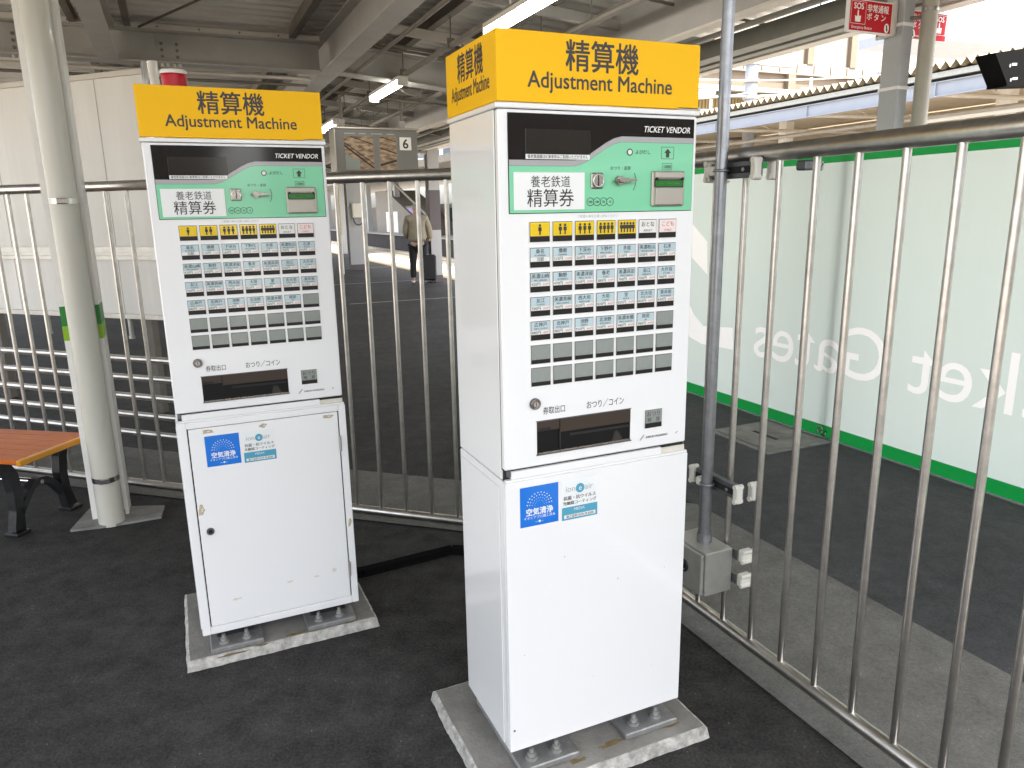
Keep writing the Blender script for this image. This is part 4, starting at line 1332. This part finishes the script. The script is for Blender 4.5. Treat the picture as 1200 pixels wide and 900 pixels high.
# opposite platform, left distance
b = MB(GRID)
b.box(15.0, 24, 20, 120, -1.09, -.03, 'trackdark')
b.box(14.9, 24, 20, 120, -.0295, .0, 'paver')
struct(b.build("opposite_platform"))
b = MB(GRID)
for u_ in (8.4, 9.5, 12.0, 13.1):
    b.box(u_ - .035, u_ + .035, -20, 150, -.95, -.80, 'nickel')
    b.box(u_ - .5, u_ + .5, -20, 150, -1.099, -.96, 'ballast') if u_ in () else None
struct(b.build("rails"))
stp = thing("stairway", "white enclosed stairway rising over the far platform", "stairs", W(0, 0, 0), GA)
b = MB(GRID.inverted() @ GRID)
b.prism([(50, 0), (64, 0), (64, 3.4), (60.5, 3.4), (50, 0.4)], (16.0, 0, 0), Y, Z, (2.6, 0, 0), 'wallW'); b.build("side_wall", stp)
b = MB(); b.prism([(57.2, .1), (60.6, .1), (60.6, 1.7), (57.2, 1.7)], (15.96, 0, 0), Y, Z, (.035, 0, 0), 'signwhite'); b.build("painted_bright_opening", stp)  # white sheet, its colour stands in for daylight through an opening
b = MB(); b.prism([(49.6, 1.3), (60.4, 4.6), (60.4, 4.8), (49.6, 1.5)], (15.9, 0, 0), Y, Z, (.08, 0, 0), 'wallW'); b.build("handrail", stp)
vm = thing("vending_machine", "drinks machine with a violet-blue front on the far platform", "vending machine", W(16.2, 54, 0), GA)
b = MB(); b.box(0, 1.0, -.5, 1.7, 0, 2.1, 'wallW', .02); b.build("cabinet", vm)
b = MB(); b.box(-.03, -.001, -.3, 1.5, 1.0, 1.95, 'poster', .01); b.build("display_front", vm)
fw = thing("station_building", "low pale station building with dark openings far along the opposite platform", "building", W(0, 0, 0), GA)
b = MB(); b.box(18.5, 19.0, 26, 100, 0, 2.2, 'wallW'); b.box(13.6, 24, 24, 110, 4.2, 4.6, 'steeldark'); b.build("wall", fw)
for i in range(9):
    b = MB(); b.box(18.44, 18.498, 28 + i * 7, 31.2 + i * 7, .4, 1.9, 'glassd'); b.build("opening", fw)
for i in range(7):
    b = MB(); b.box(16.2, 16.6, 30 + i * 9.5, 30.4 + i * 9.5, .001, 4.199, 'colgrey'); b.build("pillar", fw)
# windowed block seen beyond the hanging screen
wb = thing("office_building", "distant building with rows of white-framed windows right of the hanging screen", "building", W(12.0, 48, 0), GA)
b = MB(); b.box(-2.0, 6, 0, 6, 4.7, 9, 'wallW'); b.build("wall", wb)
for j in range(3):
    for i in range(6):
        f_ = MB(); f_.box(-.4 + i * 1.0, .5 + i * 1.0, -.06, -.001, 4.95 + j * 1.1, 5.8 + j * 1.1, 'signwhite'); fr = f_.build("window", wb)
        g_ = MB(); g_.box(-.34 + i * 1.0, .44 + i * 1.0, -.07, -.061, 5.01 + j * 1.1, 5.74 + j * 1.1, 'glassd'); g_.build("pane", fr)

# ================================================================== RIGHT: SOS COLUMN, DOWNPIPE, OPPOSITE ROOF, BRIDGE
sc_ = thing("steel_column", "grey square column carrying the red SOS sign above the right railing", "column", W(4.25, 3.496, 0), GA)
b = MB(); b.box(0, .093, 0, .136, 0.001, 3.1, 'colgrey', .004); b.build("shaft", sc_)
b = MB()
for zz in (2.214, 2.584):
    b.box(-.006, .099, -.006, .142, zz, zz + .020, 'signwhite', .002)
b.build("strap", sc_)
pp = thing("downpipe", "tall cream drainpipe standing right of the SOS column", "pipe", W(4.385, 3.425, 0), GA)
b = MB(); b.cyl((0, 0, .001), (0, 0, 3.0), .047, 'pipegrey', 24); b.build("pipe", pp)
b = MB(); b.cyl((0, 0, 2.656), (0, 0, 2.677), .049, 'chrome', 24, cap=False); b.cyl((-.03, .035, 2.63), (-.085, .09, 2.63), .013, 'steeldark', 8); b.build("bracket", pp)
def sos(loc, label, flip, group="SOS signs"):
    t = thing("emergency_sign", label, "sign", loc, GA, group)
    w_, h_ = .43, .215
    t.scale = (.85, .85, .85)
    bb = MB()
    bb.box(0, w_, 0, .035, 0, h_, 'signwhite', .003)
    bb.build("board", t)
    bb = MB()
    y = -.0008
    bb.flat([(.008, .008), (w_ - .008, .008), (w_ - .008, h_ - .008), (.008, h_ - .008)], (0, y, 0), X, Z, 'signred')
    y2 = y - .0008
    ox = w_ - .162 if flip else .018
    for a in ((ox, ox + .145, .052, .0545), (ox, ox + .145, .197, .1995), (ox, ox + .0025, .052, .199), (ox + .1425, ox + .145, .052, .199)):
        bb.flat([(a[0], a[2]), (a[1], a[2]), (a[1], a[3]), (a[0], a[3])], (0, y2, 0), X, Z, 'signwhite')
    cx = ox + .0725
    bb.text("SOS", (cx, y2, .150), X, Z, .056, 'signwhite', .02)
    # hand pressing upwards
    bb.flat([(cx - .028, .066), (cx + .022, .066), (cx + .027, .108), (cx + .010, .104), (cx + .004, .108), (cx + .002, .142), (cx - .010, .142), (cx - .011, .100), (cx - .032, .106)], (0, y2, 0), X, Z, 'signwhite')
    tx = .020 if flip else .172
    bb.text("非常通報", (tx, y2, .142), X, Z, .056, 'signwhite', .012, 'LEFT', sx=.97)
    bb.text("ボ タ ン", (tx, y2, .088), X, Z, .052, 'signwhite', .012, 'LEFT', sx=1.05)
    bb.text("Emergency Button", (.030 if not flip else .06, y2, .022), X, Z, .027, 'signwhite', .004, 'LEFT')
    qx = w_ - .050 if not flip else .040
    bb.flat([(qx + .024 * math.cos(i * math.pi / 10), .043 + .032 * math.sin(i * math.pi / 10)) for i in range(20)], (0, y2, 0), X, Z, 'signwhite')
    bb.flat([(qx - .010, .060), (qx + .004, .066), (qx + .008, .036), (qx + .014, .036), (qx + .004, .018), (qx - .010, .040), (qx - .004, .040)], (0, y2 - .0008, 0), X, Z, 'ink')
    bb.build("face", t)
    return t
sos(W(3.830, 3.536, 2.530), "red SOS emergency sign on the left of the grey column, with white hand", False)
sos(W(4.628, 3.757, 2.584), "red SOS emergency sign partly hidden behind the cream drainpipe", True)
mb_ = thing("mounting_box", "cream mounting plate joining the SOS sign to the grey column", "bracket", W(4.2365, 3.545, 2.530), GA)
b = MB(); b.box(-.012, .010, -.005, .130, 0, .202, 'steellight', .003); b.build("plate", mb_)
for zz in (.025, .10, .18):
    b = MB(); b.cyl((-.016, .115, zz), (-.0122, .115, zz), .007, 'steeldark', 8); b.build("screw", mb_)
br = thing("sign_bracket", "short steel arm holding the hidden SOS sign behind the drainpipe", "bracket", W(4.345, 3.625, 2.66), GA)
b = MB(); b.box(0, .283, .139, .160, 0, .034, 'steellight', .004); b.build("arm", br)

bs = thing("hanging_sign", "black hanging sign with small white symbols at the right edge", "sign", W(5.15, 3.5, 2.30), GA)
b = MB(); b.prism([(0, .185), (.16, 0), (.16, -.02), (.9, .03), (.9, .33)], (0, 0, 0), X, Z, (0, .14, 0), 'matblack'); b.build("casing", bs)
b = MB()
for x0_, z0_ in ((.165, .115), (.19, .025)):
    b.flat([(x0_, z0_ - .012), (x0_ + .012, z0_ - .010), (x0_ + .012, z0_ + .010), (x0_, z0_ + .009)], (0, -.001, 0), X, Z, 'tgrey')
    b.flat([(x0_ + .022, z0_), (x0_ + .075, z0_ + .004), (x0_ + .075, z0_ + .020), (x0_ + .022, z0_ + .016)], (0, -.001, 0), X, Z, 'tgrey')
b.build("symbol", bs)

# opposite platform roof with wavy sheet edge
op = thing("opposite_roof", "wavy-edged roof on a pale blue beam across the track at right", "roof", (0, 0, 0), GA)
OU = 14.0
b = MB()
pw = .21
n = int(34 / pw)
vs = []
for i in range(n):
    v_ = 2 + i * pw
    vs += [(OU - .25, v_, 4.02), (OU - .25, v_ + pw / 2, 4.15), (OU + 8, v_, 4.62), (OU + 8, v_ + pw / 2, 4.75)]
fs = []
for i in range(n):
    a = i * 4
    fs.append((a, a + 2, a + 3, a + 1))
    if i < n - 1: fs.append((a + 1, a + 3, a + 6, a + 4))
b.add(vs, fs, 'roofslate')
b.add([p_ + Vector((0, 0, .015)) for p_ in map(Vector, vs)], [f_[::-1] for f_ in fs], 'roofslate')
b.build("roof_sheet", op)
b = MB(); b.box(OU - .12, OU + .10, 2, 36, 3.90, 4.005, 'galvbox'); b.build("fascia", op)
b = MB(); b.box(OU - .02, OU + .10, 2, 36, 3.845, 3.899, 'gap'); b.build("dark_strip", op)  # near-black strip between fascia and edge beam
b = MB()
b.box(OU - .06, OU + .06, 2, 36, 3.565, 3.58, 'bluebeam'); b.box(OU - .06, OU + .06, 2, 36, 3.825, 3.844, 'bluebeam'); b.box(OU - .012, OU + .012, 2, 36, 3.58, 3.825, 'bluebeam')
for i in range(9):
    b.box(OU - .055, OU - .0125, 4.0 + i * 3.3, 4.03 + i * 3.3, 3.5801, 3.8249, 'bluebeam')
b.build("edge_beam", op)
b = MB(); b.add([(OU + .11, 2, 3.84), (OU + 8, 2, 4.3), (OU + 8, 36, 4.3), (OU + .11, 36, 3.84)], [(0, 1, 2, 3)], 'roofunder')
b.build("soffit", op)
for i in range(9):
    v_ = 4.0 + i * 3.3
    bb = MB()
    bb.cyl((OU + .1, v_, 3.62), (OU + 5.5, v_, 3.72), .05, 'steellight', 8)
    bb.cyl((OU + .2, v_, 3.60), (OU + 2.6, v_ + 1.6, 4.0), .035, 'steellight', 8)
    bb.cyl((OU + 2.0, v_, 3.66), (OU + 1.2, v_, 3.92), .03, 'steellight', 8)
    bb.build("truss", op)
for u_ in (1.6, 3.6, 5.6):
    bb = MB(); bb.cyl((OU + u_, 2, 3.40), (OU + u_, 36, 3.40), .05, 'steelpaint', 8); bb.build("pipe", op)
bb = MB(); bb.box(OU + 7.2, OU + 7.6, 2, 36, 0, 4.2, 'roofunder'); bb.build("back_wall", op)
for i in range(5):
    bb = MB(); bb.box(OU + 3.0, OU + 3.3, 4.5 + i * 6.6, 4.8 + i * 6.6, 0, 4.0, 'colwhite'); bb.build("post", op)
for i, (vv, lab) in enumerate(((9.4, "white tube lamp under the opposite roof, left of the SOS column"), (5.2, "white tube lamp under the opposite roof, right of the SOS column"))):
    tag(MB(GRID).box(OU + .9, OU + 1.0, vv, vv + 2.4, 3.20, 3.27, 'fitting', .01).build("lamp_tube"), lab, "lamp", "lamps under the opposite roof")

# blue-grey catenary post and wires
cp = thing("catenary_post", "pale blue steel post with bands rising behind the wavy roof", "post", W(17.6, 20, 0), GA)
b = MB(); b.cyl((0, 0, 0), (0, 0, 6.3), .20, 'bluebeam', 14); b.build("post", cp)
for zz in (4.95, 5.45, 6.0):
    b = MB(); b.cyl((0, 0, zz), (0, 0, zz + .10), .25, 'steelpaint', 14); b.build("band", cp)
b = MB(); b.box(-1.8, 1.8, -.09, .09, 6.0, 6.25, 'bluebeam', .01) ; b.build("cross_arm", cp)
wi = thing("overhead_wire", "thin pale overhead wires with insulators around the pale blue post", "wire", (0, 0, 0), GA)
for (a, c_) in (((13.0, 21, 5.6), (24, 18, 5.9)), ((12.6, 20.5, 4.9), (26, 19, 5.9)), ((13.2, 22, 5.3), (17.6, 19.8, 5.15)), ((17.7, 19.8, 5.0), (30, 17, 6.9)), ((14.0, 22, 5.95), (16.9, 19.8, 5.2))):
    b = MB()
    a, c_ = Vector(a), Vector(c_)
    pts = [a.lerp(c_, i / 10) - Z * (.25 * math.sin(math.pi * i / 10)) for i in range(11)]
    b.path(pts, .022, 'signwhite', 6); b.build("wire", wi)
b = MB()
for p_, q_ in (((14.2, 20.8, 5.25), (15.0, 20.6, 5.3)), ((15.4, 20.4, 5.05), (16.3, 20.2, 5.1)), ((14.4, 20.8, 5.55), (15.3, 20.6, 5.55))):
    b.cyl(p_, q_, .09, 'bluebeam', 10)
b.build("insulator", wi)

# footbridge and buildings behind
fbr = thing("footbridge", "cream and brown covered footbridge crossing above the tracks at right", "footbridge", W(0, 32, 0), GA)
b = MB(); b.box(22, 60, 0, 4, 8.9, 11.5, 'wallW'); b.build("upper_wall", fbr)
b = MB(); b.box(22, 60, -.2, 4.2, 8.35, 8.899, 'wallW'); b.build("girder", fbr)
b = MB(); b.box(22, 60, 0, 4, 7.55, 8.349, 'wallB'); b.build("underside", fbr)
for i in range(8):
    b = MB(); b.box(25.5 + i * 3.1, 25.95 + i * 3.1, -.25, -.001, 8.9, 11.5, 'wallB'); b.build("mullion", fbr)
b = MB(); b.box(30.0, 32.4, .4, 2.8, 0, 7.549, 'wallB'); b.build("pier", fbr)
yw = thing("warehouse", "yellow ribbed metal-clad building behind the wavy roof", "building", W(20.5, 34, 0), GA)
b = MB()
for i in range(44):
    b.box(0 + i * .22, .12 + i * .22, 0, .5, 0, 7.4, 'wallY'); b.box(.12 + i * .22, .22 + i * .22, .06, .5, 0, 7.4, 'wallY')
b.build("wall", yw)
b = MB(); b.box(-.3, 10, -.4, 3, 7.401, 7.7, 'wallB'); b.build("roof", yw)
y2 = thing("warehouse", "pale yellow ribbed shed low behind the red sign and wavy roof", "building", W(36, 30, 0), GA)
b = MB()
for i in range(60):
    b.box(0 + i * .3, .16 + i * .3, 0, .5, 0, 8.3, 'wallY'); b.box(.16 + i * .3, .30 + i * .3, .08, .5, 0, 8.3, 'wallY')
b.build("wall", y2)
b = MB(); b.prism([(-.4, 8.301), (18.4, 8.301), (18.4, 8.5), (-.4, 8.5)], (0, -.5, 0), X, Z, (0, 6, 0), 'bluebeam'); b.build("roof", y2)
for i in range(5):
    b = MB(); b.box(23.0 + i * 7.4, 23.5 + i * 7.4, -.3, -.001, 7.2, 8.349, 'wallB'); b.build("bracket", fbr)
for i in range(30):
    b = MB(); b.box(22.6 + i * 1.2, 22.66 + i * 1.2, -.24, -.201, 8.45, 8.85, 'wallB'); b.build("stiffener", fbr)
b = MB(); b.box(22, 60, -.9, -.5, 7.25, 7.45, 'steelpaint'); b.cyl((22, -.6, 7.0), (60, -.6, 7.0), .07, 'steeldark', 8); b.build("cable_tray", fbr)
for i, (uu, vv, hh) in enumerate(((20.8, 26, 5.9), (24.2, 24, 6.6), (30.6, 23, 7.4))):
    tp = thing("signal_post", ["slender grey post behind the wavy roof, nearest the conduit", "slender grey post behind the wavy roof, between the conduit and the SOS column", "slender grey post behind the wavy roof, hidden partly by the SOS column"][i], "post", W(uu, vv, 0), GA, "slender posts behind the wavy roof")
    b = MB(); b.cyl((0, 0, 0), (0, 0, hh), .07, 'galvbox', 10); b.build("post", tp)
    b = MB(); b.box(-.5, .5, -.05, .05, hh - .5, hh - .4, 'galvbox'); b.box(-.3, .3, -.06, .06, hh - 1.0, hh - .92, 'galvbox'); b.build("cross_arm", tp)
# high walkway with glazed rails, upper right
wk = thing("walkway", "high white walkway with thin metal handrails in the bright upper right", "walkway", W(0, 20, 0), GA)
b = MB(); b.box(25, 48, 0, 2.5, 7.4, 7.75, 'bluebeam'); b.build("deck_beam", wk)
for i in range(12):
    b = MB(); b.cyl((25.5 + i * 1.9, .05, 7.751), (25.5 + i * 1.9, .05, 9.6), .025, 'bluebeam', 8); b.build("post", wk)
for zz in (8.25, 8.75, 9.25, 9.6):
    b = MB(); b.cyl((25.2, .05, zz), (47.5, .05, zz), .022, 'bluebeam', 8); b.build("handrail", wk)

# unseen blocks added behind the viewer to shape reflections in the glossy panels
for (ua, ub, va, hh, lab) in ((2.5, 9.5, -11, 3.6, "unseen dark block added for reflections behind the viewer, nearest the machines"), (10.4, 18, -12, 4.2, "unseen dark block added for reflections behind the viewer, at the far right end"), (-9, 1.2, -13, 3.2, "low unseen dark block added for reflections behind the viewer at left")):
    sb_ = thing("reflection_block", lab, "building", W(ua, va, -1.1), GA, "unseen blocks added for reflections")
    b = MB(); b.box(0, ub - ua, -5, 0, 0, hh + 1.1, 'wallB'); b.build("wall", sb_)
    b = MB(); b.box(-.3, ub - ua + .3, -5.3, .6, hh + 1.101, hh + 1.3, 'steeldark'); b.build("roof", sb_)
    for i in range(int((ub - ua) / 2.2)):
        f_ = MB(); f_.box(.7 + i * 2.2, 1.9 + i * 2.2, .001, .06, 2.0, 3.3, 'signwhite'); fr = f_.build("window", sb_)
        g_ = MB(); g_.box(.76 + i * 2.2, 1.84 + i * 2.2, .061, .07, 2.06, 3.24, 'glassd'); g_.build("pane", fr)
